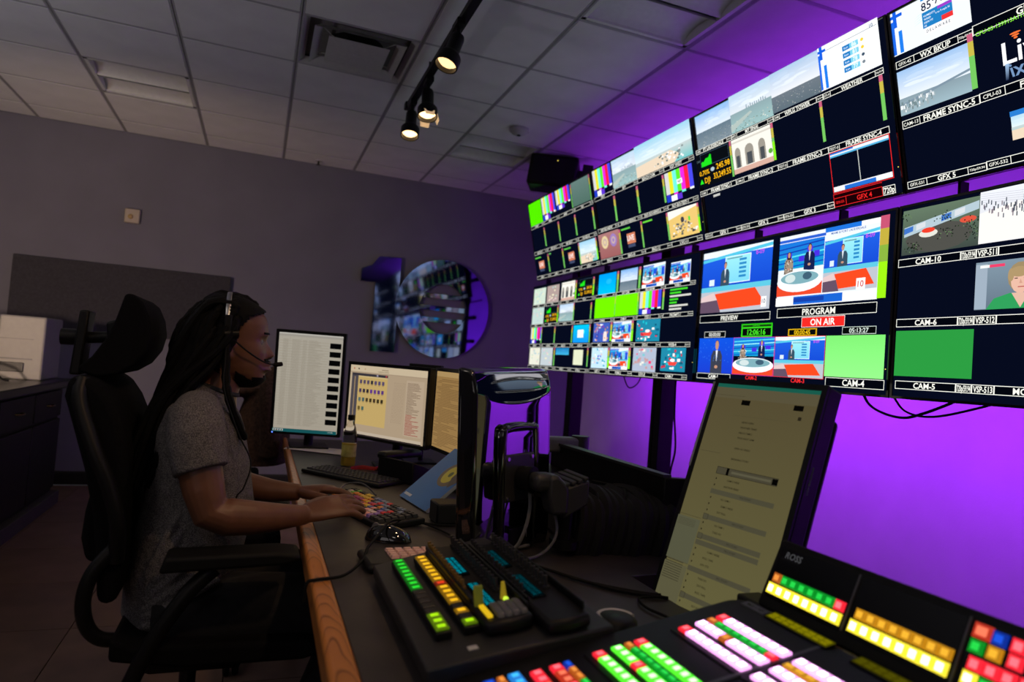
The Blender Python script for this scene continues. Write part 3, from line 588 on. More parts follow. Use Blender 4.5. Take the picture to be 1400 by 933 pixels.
def U3(c,P,L):
    X,Y=c.X,c.Y
    P(p_city,.009,.0,.248,.275,0); P(p_city,.25,.0,.491,.27,1); P(p_city,.493,.0,.733,.262,2); P(p_weather,.735,.0,.978,.262)
    for a,t in zip(range(4),('FT LAUDERDALE','MT SINAI','WPLG TOWER','WEATHER')): L(Q[a],.28,Q[a+1],.315,['CAM','MTS','CAM','GFX-41'][a],t,1,u=(.13,.87))
    P(p_stock,.012,.322,.232,.58); P(meter,.236,.318,.247,.58); P(p_house,.25,.322,.478,.572); P(meter,.480,.318,.492,.57,1); P(meter,.7205,.318,.733,.568); P(meter,.963,.318,.977,.57)
    for a,t in zip(range(4),('FRAME SYNC-1','FRAME SYNC-2','FRAME SYNC-3','FRAME SYNC-4')): L(Q[a],.608,Q[a+1],.648,['CAM','CAM-2','TEST-0','TEST-0'][a],t,0,u=(.19,.9))
    c.rect(X(.10),Y(.665),X(.145),Y(.682),(190,190,185))
    RD=(225,35,35)
    c.rect(X(.742),Y(.655),X(.976),Y(.672),(225,228,232)); c.rect(X(.742),Y(.672),X(.976),Y(.682),(80,170,215)); c.rect(X(.742),Y(.655),X(.84),Y(.664),(40,110,200)); c.rect(X(.855),Y(.68),X(.858),Y(.86),(190,195,190))
    c.rect(X(.744),Y(.862),X(.976),Y(.892),(230,232,235)); c.rect(X(.79),Y(.868),X(.915),Y(.892),(35,105,200))
    c.frame(X(.740),Y(.648),X(.98),Y(.9),.003,RD)
    for a,t in zip(range(3),('GFX 1','GFX 2','GFX 3')): L(Q[a],.947,Q[a+1],.987,'GFX-5%d'%(a+1),t,1,u=(.2,.87))
    L(.7395,.905,.935,.945+.04,None,None,0,RD); c.rect(X(.742),Y(.91),X(.935),Y(.984),(25,0,4)); c.frame(X(.7395),Y(.93),X(.935),Y(.985),.002,RD); c.rect(X(.79),Y(.93),X(.792),Y(.985),RD); c.text('GFX 4',X(.865),Y(.958),.018,RD,bold=.02); c.text('GFX-531',X(.765),Y(.958),.01,RD,.04)
    L(.937,.935,.982,.985,None,'720p',0)
def L3(c,P,L):
    X,Y=c.X,c.Y
    P(p_weatherman,.012,.035,.448,.485); c.rect(X(.40),Y(.40),X(.43),Y(.47),(240,240,240)); c.text('10',X(.415),Y(.43),.02,(90,90,110))
    P(p_program,.487,.035,.935,.478)
    c.rect(X(.937),Y(.03),X(.97),Y(.10),(190,80,110)); c.rect(X(.937),Y(.10),X(.97),Y(.19),(185,165,60)); c.rect(X(.937),Y(.19),X(.97),Y(.28),(130,170,60)); c.rect(X(.937),Y(.28),X(.97),Y(.475),(150,230,20))
    L(.02,.503,.461,.558,None,None,0); c.text('PREVIEW',X(.22),Y(.531),.022,WH,bold=.02); L(.498,.493,.941,.552,None,None,0); c.text('PROGRAM',X(.70),Y(.523),.026,WH,bold=.02)
    c.rect(X(.625),Y(.556),X(.818),Y(.618),(230,40,35)); c.frame(X(.625),Y(.556),X(.818),Y(.618),.002,(230,225,220)); c.text('ON AIR',X(.722),Y(.587),.026,(245,240,235),bold=.02)
    def clock(u0,v0,u1,v1,t,bgc,col):
        c.rect(X(u0),Y(v0),X(u1),Y(v1),bgc); c.frame(X(u0),Y(v0),X(u1),Y(v1),.0018,col); c.rect(X(u0)+.006,Y(v0)+.004,X(u1)-.006,Y(v1)-.004,(6,8,8)); c.text(t,(X(u0)+X(u1))/2,(Y(v0)+Y(v1))/2,(Y(v1)-Y(v0))*.62,col,(X(u1)-X(u0))*.86,bold=.015)
    clock(.06,.624,.203,.667,'00:00:00',(60,60,60),(220,220,215)); clock(.81,.623,.944,.665,'05:13:27',(10,14,14),(210,225,215)); clock(.563,.625,.70,.668,'00:00:45',(200,150,10),(235,190,20))
    c.rect(X(.303),Y(.58),X(.48),Y(.668),(40,190,20)); c.rect(X(.31),Y(.588),X(.473),Y(.602),(20,60,15)); c.text('05:00 NEWS',X(.39),Y(.595),.006,(60,200,40)); clock(.306,.606,.478,.666,'12:06:16',(40,190,20),(70,230,40))
    c.rect(X(.03),Y(.672),X(.265),Y(.922),(15,80,215),(25,60,200)); fig(c,X(.155),Y(.69),.165,(55,60,75)); c.ell(X(.155),Y(.72),.013,.02,(190,140,110))
    for k in range(40): c.rect(X(a:=rnd.uniform(.035,.25)),Y(b:=rnd.uniform(.68,.84)),X(a+.003),Y(b+.005),(60,130,235))
    P(p_anchors,.267,.672,.502,.922); c.frame(X(.266),Y(.671),X(.503),Y(.924),.002,(190,40,160)); P(p_weatherman,.506,.672,.745,.921); c.frame(X(.505),Y(.671),X(.748),Y(.924),.002,(225,40,60))
    c.rect(X(.75),Y(.672),X(.985),Y(.905),(120,225,110),(140,240,130))
    L(.035,.926,.26,.966,None,'CAM-1',0); c.text('CAM-2',X(.385),Y(.94),.018,(230,40,40),bold=.02); c.text('CAM-3',X(.63),Y(.94),.018,(230,40,40),bold=.02); L(.757,.91,.99,.962,None,None,0); c.text('CAM-4',X(.873),Y(.935),.024,WH,bold=.02)
def row_labels(L,v0,v1,names,u0=.012,u1=.982):
    n=len(names); 
    for k,t in enumerate(names): L(u0+(u1-u0)*k/n,v0,u0+(u1-u0)*(k+1)/n,v1,None,t,1,(215,215,205),u=(.2,.84))
def U1(c,P,L):
    P(p_green,.0,.005,.228,.295,(80,225,0)); P(p_bars,.236,.015,.466,.29); P(p_bars,.474,.015,.70,.24); P(meter,.705,.03,.715,.29); c.rect(c.X(.72),c.Y(.02),c.X(.955),c.Y(.285),(95,120,115),(75,105,95)); P(meter,.96,.02,.97,.29)
    row_labels(L,.30,.338,('CAM-9','BARS','BARS','ISO'))
    for u in (.227,.465,.715,.958): P(meter,u,.37,u+.016,.60)
    row_labels(L,.632,.672,('INT-ISO-1','INT-ISO-2','INT-ISO-3','INT-ISO-4'))
    P(p_live,.005,.69,.235,.93); P(meter,.237,.70,.253,.92); P(p_solid,.262,.70,.30,.715,(90,180,90),(90,180,90)); P(meter,.478,.69,.494,.92); P(p_live,.5,.69,.72,.93); P(meter,.722,.69,.735,.93); P(p_city,.737,.69,.955,.925,4); P(meter,.957,.69,.972,.92,1)
    row_labels(L,.945,.985,('LIVE-1','LIVE-2','LIVE-3','LIVE-4'))
def U2(c,P,L):
    P(p_bars,.005,.01,.235,.285); P(p_city,.239,.01,.49,.285,1); P(p_city,.492,.0,.975,.285,4)
    row_labels(L,.292,.332,('TEST','SKY','BEACH CAM','KEY WEST'))
    for u in (.23,.472): P(meter,u,.35,u+.018,.60)
    P(meter,.715,.35,.73,.59); P(p_bars,.733,.35,.972,.60,1)
    row_labels(L,.622,.66,('ENT-ISO-NEWS','ENT-ISO-NEWS-2','ENT-ISO-NEWS-3','INT-ISO-TEST-1'))
    P(p_seals,.005,.68,.242,.935); P(meter,.244,.69,.26,.93); P(p_live,.262,.68,.475,.93); P(meter,.477,.68,.49,.925); c.rect(c.X(.5),c.Y(.69),c.X(.59),c.Y(.705),(100,200,60)); P(meter,.715,.68,.728,.92); P(p_office,.73,.68,.963,.92); P(meter,.965,.68,.978,.91,1)
    row_labels(L,.942,.985,('ENG-9','ENG-10','ENG-12','LVU-11'))
def L1(c,P,L):
    P(p_map,.012,.035,.225,.225); P(p_map,.25,.03,.45,.225,(170,150,145)); P(p_house,.49,.025,.69,.225); P(meter,.70,.03,.715,.225,1); P(p_stock,.738,.03,.935,.215); P(meter,.94,.03,.958,.215,1)
    row_labels(L,.228,.262,('FX-1','FX-2','FX-3','FX-4'))
    P(p_map,.016,.268,.225,.462,(185,205,200)); P(p_stock,.25,.27,.45,.46); P(meter,.455,.27,.47,.46,1); P(p_city,.49,.27,.70,.455,1); P(meter,.706,.27,.72,.455); P(meter,.945,.29,.96,.455)
    row_labels(L,.465,.498,('SAT-1','SAT-2','SAT-3','SAT-4'))
    P(p_bars,.03,.505,.235,.69); P(meter,.22,.505,.235,.69); P(meter,.445,.51,.46,.69); P(meter,.712,.51,.725,.69); P(p_solid,.738,.51,.95,.69,(0,190,230),(20,140,230)); c.rect(c.X(.80),c.Y(.56),c.X(.88),c.Y(.64),(235,245,245)); P(meter,.955,.51,.968,.69)
    row_labels(L,.70,.738,('AUX-1','AUX-2','AUX-3','AUX-4'),.02,.985)
    P(p_map,.045,.745,.235,.945,(220,220,205)); P(p_map,.25,.745,.45,.945,(185,195,200)); P(meter,.47,.745,.485,.94); P(p_solid,.50,.745,.70,.82,(20,110,170),(60,170,215)); c.rect(c.X(.77),c.Y(.765),c.X(.90),c.Y(.92),(215,220,190)); P(meter,.955,.745,.968,.93)
    row_labels(L,.955,.99,('RTR-1','RTR-2','RTR-3','RTR-4'),.03,.985)
def L2(c,P,L):
    P(p_solid,.01,.025,.215,.225,(0,150,240),(0,190,235)); P(meter,.225,.025,.245,.22); P(p_city,.265,.025,.445,.225,0); P(meter,.468,.03,.488,.22); P(p_program,.51,.03,.712,.225,1); P(p_program,.768,.055,.93,.225,1)
    row_labels(L,.228,.26,('SAT-9','SKY CAM','PROGRAM','WEB-1'))
    P(p_green,.012,.265,.25,.457); P(p_green,.254,.262,.50,.455); P(meter,.247,.265,.254,.44); P(meter,.488,.265,.496,.45); P(p_bars,.505,.262,.72,.455); P(meter,.722,.262,.737,.43)
    X,Y=c.X,c.Y
    for k,(cc,ww) in enumerate((((60,200,40),.14),((60,200,40),.09),((200,200,195),.17),((60,200,40),.07),((60,200,40),.06),((200,200,195),.15),((200,200,195),.10))): c.rect(X(.785),Y(.272+.026*k),X(.785+ww),Y(.287+.026*k),cc)
    row_labels(L,.465,.50,('CAM-8','CAM-9','TEST-1','PROMPT-1'))
    P(p_news,.022,.505,.215,.69,0); P(meter,.225,.505,.245,.68,1); P(p_program,.255,.505,.45,.69,1); P(meter,.458,.505,.478,.685,1); P(p_news,.51,.505,.73,.69,3)
    row_labels(L,.70,.738,('ME-1','ME-2','ISO-5','WEB-4'),.02,.988)
    P(p_news,.035,.745,.225,.94,1); P(meter,.23,.745,.25,.93,1); P(p_program,.256,.745,.452,.94,1); P(meter,.46,.745,.482,.93,1); P(p_news,.51,.745,.725,.945,2); P(p_news,.77,.745,.97,.93,3)
    row_labels(L,.95,.988,('NET-1','PGM-2','GFX-8','CAM-7'),.03,.992)
def BL(c,P,L):
    for r in range(3): row_labels(L,.28+.33*r,.32+.33*r,('CAM-7','VSP-1','VSP-2','VSP-3'))
wall_monitor('U',0,U1,'upper wall monitor farthest from the camera, plain green tile at its top left')
wall_monitor('U',1,U2,'upper wall monitor with a beach picture at top right and colour bars below it')
wall_monitor('U',2,U3,'upper wall monitor with the red bordered GFX 4 tile and FRAME SYNC labels')
wall_monitor('U',3,U4,'upper right wall monitor showing WX BKUP and Live lettering, cut by the frame')
wall_monitor('L',0,L1,'lower wall monitor farthest from the camera with sixteen small tiles')
wall_monitor('L',1,L2,'lower wall monitor with two bright green tiles side by side')
wall_monitor('L',2,L3,'lower wall monitor with the PREVIEW and PROGRAM pictures and ON AIR sign')
wall_monitor('L',3,L4,'lower right wall monitor labelled CAM-10, CAM-6 and CAM-5, cut by the frame')
wall_monitor('U',4,BL,'first upper wall monitor beyond the right frame edge, seen only mirrored in the 10')
wall_monitor('L',4,U3,'first lower wall monitor beyond the right frame edge, seen only mirrored in the 10')
wall_monitor('U',5,U4,'second upper wall monitor beyond the right frame edge, seen only mirrored in the 10')
wall_monitor('L',5,L4,'second lower wall monitor beyond the right frame edge, seen only mirrored in the 10')
# free-standing steel frame that carries the monitors
t = thing('monitor_wall_frame', 'black steel frame with upright posts carrying the wall of monitors', 'frame', (2.26,2.4,0))
for y in (4.62,3.42,1.25,0.2):
    b_=MB(); b_.box((-.05,y-2.4-.028,0),(.05,y-2.4+.028,2.3)); b_.box((-.04,y-2.4+.05,0),(.04,y-2.4+.085,2.3)); b_.box((-.3,y-2.4-.06,0),(.35,y-2.4+.1,.03)); b_.build('post',BLK,t,bev=.004)
for z in (1.45,1.72,2.15,2.40):
    b_=MB(); b_.box((-.045,-2.6,z-.02),(-.01,2.8,z+.02)); b_.build('cross_rail',BLK,t,bev=.003)
b_=MB()
for k in range(11): b_.box((-.1,-2.3+.5*k,1.88),(-.06,-2.29+.5*k,1.94))
b_.build('bracket',BLK,t)
LEDM = mat('purple_led_strip', (0.2,0.2,0.2), 0.4, emit=PURPLE, es=6, noise=0.02)
for z in (1.22,1.93,2.48):
    s_ = thing('led_strip','thin purple LED strip fixed behind the wall monitors, at the %s' % {1.22:'bottom edge',1.93:'gap between the rows',2.48:'top edge'}[z],'light strip',(2.33,2.2,z),group='purple LED strips')
    b_=MB(); b_.box((-.012,-2.9,-.008),(0,2.9,.008)); b_.build('channel',STEEL,s_)
    b_=MB(); b_.box((0,-2.88,-.004),(.003,2.88,.004)); b_.build('diffuser',LEDM,s_)
def cable(pts,r,label,name='cable',group=None,mt=None,n=8):
    b_=MB(); b_.tube(bez(pts,n),r,6); o=b_.build(name,mt or RUB); tag(o,label,'cable',group); return o
cable([(2.2,3.84,1.25),(2.19,3.78,1.17),(2.18,3.70,1.125),(2.19,3.62,1.16),(2.2,3.58,1.25)],.004,'thin black cable looping below the second lower wall monitor')
cable([(2.2,2.0,1.25),(2.18,1.93,1.16),(2.17,1.80,1.125),(2.18,1.70,1.15),(2.2,1.5,1.25)],.005,'lower of two black cables sagging below the CAM-5 wall monitor')
cable([(2.2,1.86,1.22),(2.18,1.78,1.15),(2.17,1.66,1.14),(2.19,1.5,1.19),(2.2,1.35,1.25)],.004,'upper of two black cables sagging below the CAM-5 wall monitor')
cable([(2.27,3.34,1.25),(2.27,3.33,1.0),(2.27,3.30,.8),(2.27,3.34,.6),(2.27,3.33,.1)],.006,'black cable hanging down beside the nearer post of the monitor frame')
# ---------------------------------------------------------------- desk
wood = bpy.data.materials.new('oak_edge'); wood.use_nodes = True; nt = wood.node_tree; b = nt.nodes['Principled BSDF']
tc = nt.nodes.new('ShaderNodeTexCoord'); mp = nt.nodes.new('ShaderNodeMapping'); mp.inputs['Scale'].default_value = (6,1.6,6); nt.links.new(tc.outputs['Object'], mp.inputs[0])
nz = nt.nodes.new('ShaderNodeTexNoise'); nz.inputs['Scale'].default_value = 1.6; nz.inputs['Detail'].default_value = 2; nt.links.new(mp.outputs[0], nz.inputs['Vector'])
ml = nt.nodes.new('ShaderNodeMath'); ml.operation = 'MULTIPLY'; ml.inputs[1].default_value = 8.0; nt.links.new(nz.outputs['Fac'], ml.inputs[0])
fr = nt.nodes.new('ShaderNodeMath'); fr.operation = 'FRACT'; 
sx = nt.nodes.new('ShaderNodeSeparateXYZ'); nt.links.new(tc.outputs['Object'], sx.inputs[0])
a1 = nt.nodes.new('ShaderNodeMath'); a1.operation = 'ADD'; a1.inputs[1].default_value = 0.497; nt.links.new(sx.outputs['X'], a1.inputs[0])
a2 = nt.nodes.new('ShaderNodeMath'); a2.operation = 'POWER'; a2.inputs[1].default_value = 2.0; ab = nt.nodes.new('ShaderNodeMath'); ab.operation = 'ABSOLUTE'; nt.links.new(a1.outputs[0], ab.inputs[0]); nt.links.new(ab.outputs[0], a2.inputs[0])
a3 = nt.nodes.new('ShaderNodeMath'); a3.operation = 'MULTIPLY_ADD'; a3.inputs[1].default_value = 2600; nt.links.new(a2.outputs[0], a3.inputs[0])
a4 = nt.nodes.new('ShaderNodeMath'); a4.operation = 'MULTIPLY_ADD'; a4.inputs[1].default_value = 13; nt.links.new(sx.outputs['Y'], a4.inputs[0]); nt.links.new(ml.outputs[0], a4.inputs[2]); nt.links.new(a4.outputs[0], a3.inputs[2])
nt.links.new(a3.outputs[0], fr.inputs[0])
cr = nt.nodes.new('ShaderNodeValToRGB'); cr.color_ramp.elements[0].position = 0.0; cr.color_ramp.elements[0].color = (0.16,0.05,0.012,1); cr.color_ramp.elements[1].position = 0.25; cr.color_ramp.elements[1].color = (0.52,0.20,0.05,1)
e_ = cr.color_ramp.elements.new(1.0); e_.color = (0.44,0.165,0.04,1)
nt.links.new(fr.outputs[0], cr.inputs[0]); nt.links.new(cr.outputs[0], b.inputs['Base Color']); b.inputs['Roughness'].default_value = 0.3
DESK = mat('dark_laminate', (0.036,0.030,0.029), 0.42, noise=0.25, nscale=14, bump=0.08, bscale=80)
desk = thing('control_desk', 'long dark laminate control desk with an oak front edge under the keyboards', 'desk', (0.65,2.0,0))
b_=MB(); b_.prism([(-.47,-1.9),(-.47,1.78),(0.55,1.78),(0.65,-.3),(.65,-.56),(.215,-.60),(.215,-.93),(.65,-.96),(.65,-1.9)], .69, .73, axis='z'); b_.build('worktop', DESK, desk, bev=.002)
b_=MB(); b_.prism([(-.525,-1.9),(-.49,1.78),(-.47,1.78),(-.47,-1.9)], .685, .735, axis='z'); b_.build('wooden_edge', wood, desk, bev=.008, seg=3)
for y in (-1.8,-.3,.9,1.7):
    b_=MB(); b_.box((-.25,y-.02,0),(.5,y+.02,.69)); b_.build('side_panel', DGR, desk)
b_=MB(); b_.box((.48,-1.8,.05),(.5,1.7,.69)); b_.build('back_panel', DGR, desk)

# ---------------------------------------------------------------- desktop monitors
def pose(pos, yaw, tilt, roll=0): return Matrix.Translation((pos[0],pos[1],pos[2]+1.2)) @ Matrix.Rotation(R(yaw),4,'Z') @ Matrix.Rotation(R(tilt),4,'X') @ Matrix.Rotation(R(roll),4,'Y')
def monitor(label, w, h, mw, draw, lmat, bez=.014, back=True, stand=True, name='desk_monitor', th=.03):
    base = mw @ Matrix.Translation((0,0,-h/2-bez))
    root = thing(name, label, 'monitor', mw=base); z0=h/2+bez
    b_=MB(); W=w/2+bez; H=h/2+bez
    b_.box((-W,.004,z0-H),(W,th,z0+H)); b_.build('casing',BLK,root,bev=.004)
    b_=MB()
    for a,b in (((-W,-.002,0),(W,.004,bez)),((-W,-.002,2*H-bez),(W,.004,2*H)),((-W,-.002,bez),(-w/2,.004,2*H-bez)),((w/2,-.002,bez),(W,.004,2*H-bez))): b_.box(a,b)
    b_.build('bezel',BLK,root)
    b_=MB(); b_.box((-w/2,.001,bez),(w/2,.004,2*H-bez)); s=b_.build('screen',SGLS,root)
    c=Canvas(w,h); draw(c,w,h); c.build('picture',lmat,s,(-w/2,.0008,bez+h))
    if back:
        b_=MB(); b_.prism([(-w*.32,z0-h*.36),(w*.32,z0-h*.36),(w*.32,z0+h*.36),(-w*.32,z0+h*.36)], th-.002, th+.022); b_.build('rear_housing',BLK,root,bev=.015,seg=3)
    if stand:
        inv=base.inverted(); ft=base.translation.copy(); dirb=(base.to_3x3() @ Vector((0,1,0))); dirb.z=0; dirb.normalize()
        p=ft+dirb*.09; 
        b_=MB(inv); b_.box((p.x-.09,p.y-.09,.731),(p.x+.09,p.y+.09,.743)); b_.build('stand_foot',BLK,root,bev=.004)
        q=(base @ Vector((0,th+.03,z0))); b_=MB(inv); b_.tube([(p.x,p.y,.74),(p.x,p.y,q.z-.03),tuple(q)],.022,10); b_.build('stand_neck',BLK,root)
    return root
BM = display_mat('desk_display_light', 0.62); WM = display_mat('warm_desk_display_light', 0.60); FM = display_mat('dim_desk_display_light', 0.20)
def d_list(c,w,h):
    c.rect(0,0,w,h,(206,198,182),(200,190,172)); c.rect(0,0,w,.006,(225,220,210)); c.rect(0,.006,w,.016,(190,184,172))
    r=random.Random(3)
    for k in range(66):
        y=.03+k*(h-.06)/66; 
        if k%2: c.rect(.004,y,w*.78,y+.0035,(196,187,168))
        for x0,x1 in ((.02,.045),(.062,.10),(.112,.13),(.14,.14+r.uniform(.03,.075))): c.rect(x0,y+.001,x1,y+.0028,(168,158,140))
    for x in (.055,.107,.135): c.rect(x,.02,x+.0006,h-.03,(175,168,152))
    for k in range(10): c.rect(w*.81,.035+k*.0405,w*.985,.035+k*.0405+.026,(8,8,10))
    c.rect(0,h-.016,w,h,(30,100,105)); c.rect(.003,h-.013,.05,h-.004,(220,225,220))
    for k in range(4): c.rect(.006+.011*k,h-.011,.013+.011*k,h-.005,[(60,60,60),(90,60,40),(40,60,90),(40,90,60)][k])
    c.text('5:13 PM',w-.03,h-.009,.005,(220,230,225))
def d_editor(c,w,h):
    c.rect(0,0,w,h,(215,190,158)); c.rect(0,0,w,.028,(248,226,190)); c.rect(0,.028,w,.032,(205,180,150))
    for x,cc in ((.02,(225,120,80)),(.05,(60,60,60)),(.09,(230,190,150))): c.rect(x,.012,x+.008,.018,cc)
    c.rect(.2,.012,.24,.015,(170,150,120)); c.text('RUNDOWN EDITOR',.21,.022,.005,(150,130,100))
    c.rect(.0,.032,.012,h-.02,(235,210,175)); c.rect(.012,.036,.055,h-.045,(98,92,98)); c.rect(.03,.05,.036,h*.85,(190,160,120)); c.rect(.012,.034,.24,.045,(70,66,74)); c.rect(.17,.035,.18,.043,(190,180,200)); c.rect(.225,.035,.235,.043,(200,90,90))
    c.rect(.055,.045,.24,h-.045,(240,205,130)); c.rect(.055,.045,.24,.05,(250,222,160))
    pal=[[(105,90,120)]*3+[(60,60,70)]+[(110,95,130)]*3,[(90,70,110),(70,60,80),(60,50,60),(120,70,170),(120,70,170),(110,70,150),(110,70,150)],[(110,135,130),(90,120,120),(90,75,50),(80,70,45),(85,65,50),(75,65,40),(70,60,40)],[(130,110,60),(90,125,115)]]
    for r_,row in enumerate(pal):
        for k,cc in enumerate(row): c.rect(.066+.0235*k,.062+.038*r_,.066+.0235*k+.015,.078+.038*r_,cc); c.rect(.068+.0235*k,.08+.038*r_,.079+.0235*k,.082+.038*r_,(150,120,80))
    for r_ in range(12):
        for k in range(4): c.frame(.285+.017*k,.06+.014*r_,.297+.017*k,.07+.014*r_,.0007,(180,155,130))
    c.rect(.365,.045,w-.005,h-.03,(225,200,170)); r=random.Random(5)
    for k in range(38): c.rect(.372,.055+.0056*k,.372+r.uniform(.03,.08),.0575+.0056*k,(190,90,80) if k>22 else (165,140,115))
    c.rect(0,h-.018,w,h,(235,215,190)); c.rect(0,h-.006,w,h,(60,50,50))
def d_third(c,w,h):
    c.rect(0,0,w,h,(190,150,92)); c.rect(0,0,w,.02,(215,178,118)); r=random.Random(6)
    for k in range(44): c.rect(.01+r.choice((0,.02,.05)),.03+.006*k,.03+r.uniform(.03,.35),.0325+.006*k,(150,115,72))
    c.rect(.16,.03,.161,h,(150,115,72))
def d_rundown(c,w,h):
    base=(205,190,125); c.rect(0,0,w,h,(178,160,112),(205,196,128)); c.rect(0,0,w,.009,(60,190,160))
    c.rect(0,.009,w,.035,(185,172,128)); c.rect(0,.028,w*.32,.0285,(120,110,80)); 
    for x in (.135,.265): c.rect(w*.3 if x<.2 else w*.8,.037,(w*.3 if x<.2 else w*.8)+.024,.049,(25,22,18)); 
    c.rect(w*.86,.062,w*.89,.07,(90,80,60)); c.rect(w*.25,.075,w*.8,.0756,(160,148,105)); c.rect(w*.25,.075,w*.2525,h,(180,166,120))
    r=random.Random(9); inkc=(60,52,36)
    for k,(t,dx) in enumerate((('NEWS OPEN',0),('WEATHER TEASE',0),('HELLO CAM 2',0),('TWO SHOT CAM',0),('',0),('OPEN W/ VIDEO',0),('',0),('BREAKING STORY',0))):
        if t: c.text(t,w*.36,.09+.0125*k,.0042,inkc,.05,align='l')
    y=.2; c.rect(w*.25,y,w*.84,y+.017,(150,142,112)); c.frame(w*.25,y,w*.84,y+.017,.0008,(50,44,34)); c.rect(w*.35,y,w*.375,y+.017,(20,18,14)); c.rect(w*.79,y+.002,w*.84,y+.015,(20,18,14)); c.rect(w*.4,y+.006,w*.78,y+.011,(185,178,140))
    y=.225; k=0
    while y<h-.02:
        if k%4==2 or k in (6,9):
            c.rect(w*.25,y-.002,w*.86,y+.009,(158,152,118)); c.text('PKG STORY',w*.6,y+.0035,.004,(110,104,82),.08)
            if k%3==0: c.frame(w*.25,y-.003,w*.30,y+.010,.0008,(90,84,66))
        else:
            c.rect(w*.265,y+.001,w*.275,y+.005,inkc); t=r.choice(('VO CAM 1','SOT FULL','TAKE VO','GFX OTS','ANCHOR READ','LIVE 2 BOX','ROLL TAPE','CAM 3 WIDE')); c.text(t,w*.36+r.uniform(0,.01),y+.003,.0042,inkc,.06,align='l')
        y+=.0148; k+=1
    c.rect(0,.17,w*.24,.1706,(120,110,82)); c.rect(0,.325,w*.245,.3256,(110,100,74)); c.rect(0,.33,w*.245,.43,(178,178,138)); c.rect(0,.43,w*.245,.4306,(130,118,84)); c.rect(0,.437,w*.245,h,(186,180,132))
    for k in range(14): c.rect(.004,.335+.0034*k if k<5 else .405+.0052*k,w*.2,.3357+.0034*k if k<5 else .4066+.0052*k,(130,122,92))
    c.rect(0,h-.01,w,h,(70,62,44)); 
    for k in range(4): c.rect(.004+.012*k,h-.008,.010+.012*k,h-.002,(180,180,160))
m1=monitor('upright portrait monitor with a long pale list and black thumbnails, in front of the man', .30,.47, pose((.234,3.357,-.154),-16.8,4.4), d_list, BM)
b_=MB(); b_.box((-.155,-.004,.004),(-.150,-.002,.009)); b_.build('power_light',glow('led_blue',(0.1,0.2,1.0),2.5),m1)
monitor('landscape monitor with a cream window of small thumbnails behind the drink bottle', .47,.30, pose((.515,2.849,-.194),-57.3,0.6), d_editor, WM)
monitor('landscape monitor with an amber page, mostly hidden behind the upright glossy monitor back', .47,.30, pose((.705,2.43,-.19),-84,0), d_third, WM)
m4=monitor('tall tilted portrait monitor with a dim yellowish rundown in the right foreground', .28,.53, pose((1.00,1.22,-.253),-80,-18), d_rundown, FM, bez=.013, stand=False, th=.05)
b_=MB(); b_.box((-.150,-.004,.02),(-.147,-.002,.024)); b_.build('power_light',MATS['led_blue'],m4)
b_=MB(); c=Canvas(.11,.012,None); c.text('LCD MONITOR',.055,.006,.006,(90,90,95)); 
o=c.build('side_print',display_mat('print_light',0.15),m4); o.location=(.1535,.012,.30); o.rotation_euler=(0,R(-90),R(90))
b_=MB(); b_.box((-.15,.048,.06),(.15,.075,.5)); b_.build('back_shell',BLK,m4,bev=.02,seg=3)
b_=MB(); b_.tube([(0,.07,.28),(0,.20,.20),(0.02,.28,.06)],.03,10); b_.box((-.1,.22,-.02),(.1,.36,.02)); b_.build('support_arm',DGR,m4)
# memo strip on the left bezel of the tilted monitor
b_=MB(); b_.box((-.1545,-.0035,.33),(-.149,-.0022,.545)); b_.build('paper_strip',mat('pale_paper',(.45,.42,.42),.7,noise=.05),m4)
# small black framed monitor standing behind the two landscape monitors
t=thing('small_monitor','small black framed monitor peeking over the top of the landscape monitor','monitor',mw=pose((.72,3.06,-.045),-62,0))
b_=MB(); b_.box((-.11,0,-.07),(.11,.02,.025)); b_.build('casing',BLK,t,bev=.003)
b_=MB(); b_.box((-.085,-.002,-.05),(.085,0,.008)); b_.build('screen',mat('brown_reflection_glass',(.10,.08,.07),.3,noise=.1),t)
b_=MB(pose((.72,3.06,-.045),-62,0).inverted()); q=pose((.72,3.06,-.045),-62,0).translation; b_.tube([(q.x+.02,q.y+.02,.732),(q.x+.015,q.y+.015,q.z)],.012,8); b_.box((q.x-.06,q.y-.06,.731),(q.x+.08,q.y+.08,.738)); b_.build('stand',BLK,t)

# ---------------------------------------------------------------- glossy monitor seen from behind, on a jointed arm
GW,GH=.275,.455
gm = pose((.625,1.683,-.246),206,1.6,3.0)
t = thing('desk_monitor','upright monitor seen from behind, its glossy black back mirroring the video wall','monitor',mw=gm @ Matrix.Translation((0,0,-GH/2)))
def shell(w,h,d0,d1,r,z0,n=10,m=14):
    # back shell: rounded rectangle whose rim rolls over towards the back face (local +Y)
    prof=[]
    for k in range(m+1):
        a=PI/2*k/m; prof.append((d0+(d1-d0)*math.sin(a), r*(1-math.cos(a))))
    vs=[];
    for y,ins in prof:
        for cx_,cz_,a0 in ((1,1,0),(-1,1,90),(-1,-1,180),(1,-1,270)):
            rr=max(.012,.03-ins*.4)
            for k in range(n+1):
                a=R(a0+90*k/n); vs.append((cx_*(w/2-ins-rr)+rr*math.cos(a), y, z0+cz_*(h/2-ins-rr)+rr*math.sin(a)))
    L=4*(n+1); fs=[(i*L+k,(i+1)*L+k,(i+1)*L+(k+1)%L,i*L+(k+1)%L) for i in range(len(prof)-1) for k in range(L)]
    fs.append(tuple((len(prof)-1)*L+k for k in range(L-1,-1,-1))); fs.append(tuple(range(L)))
    return vs,fs
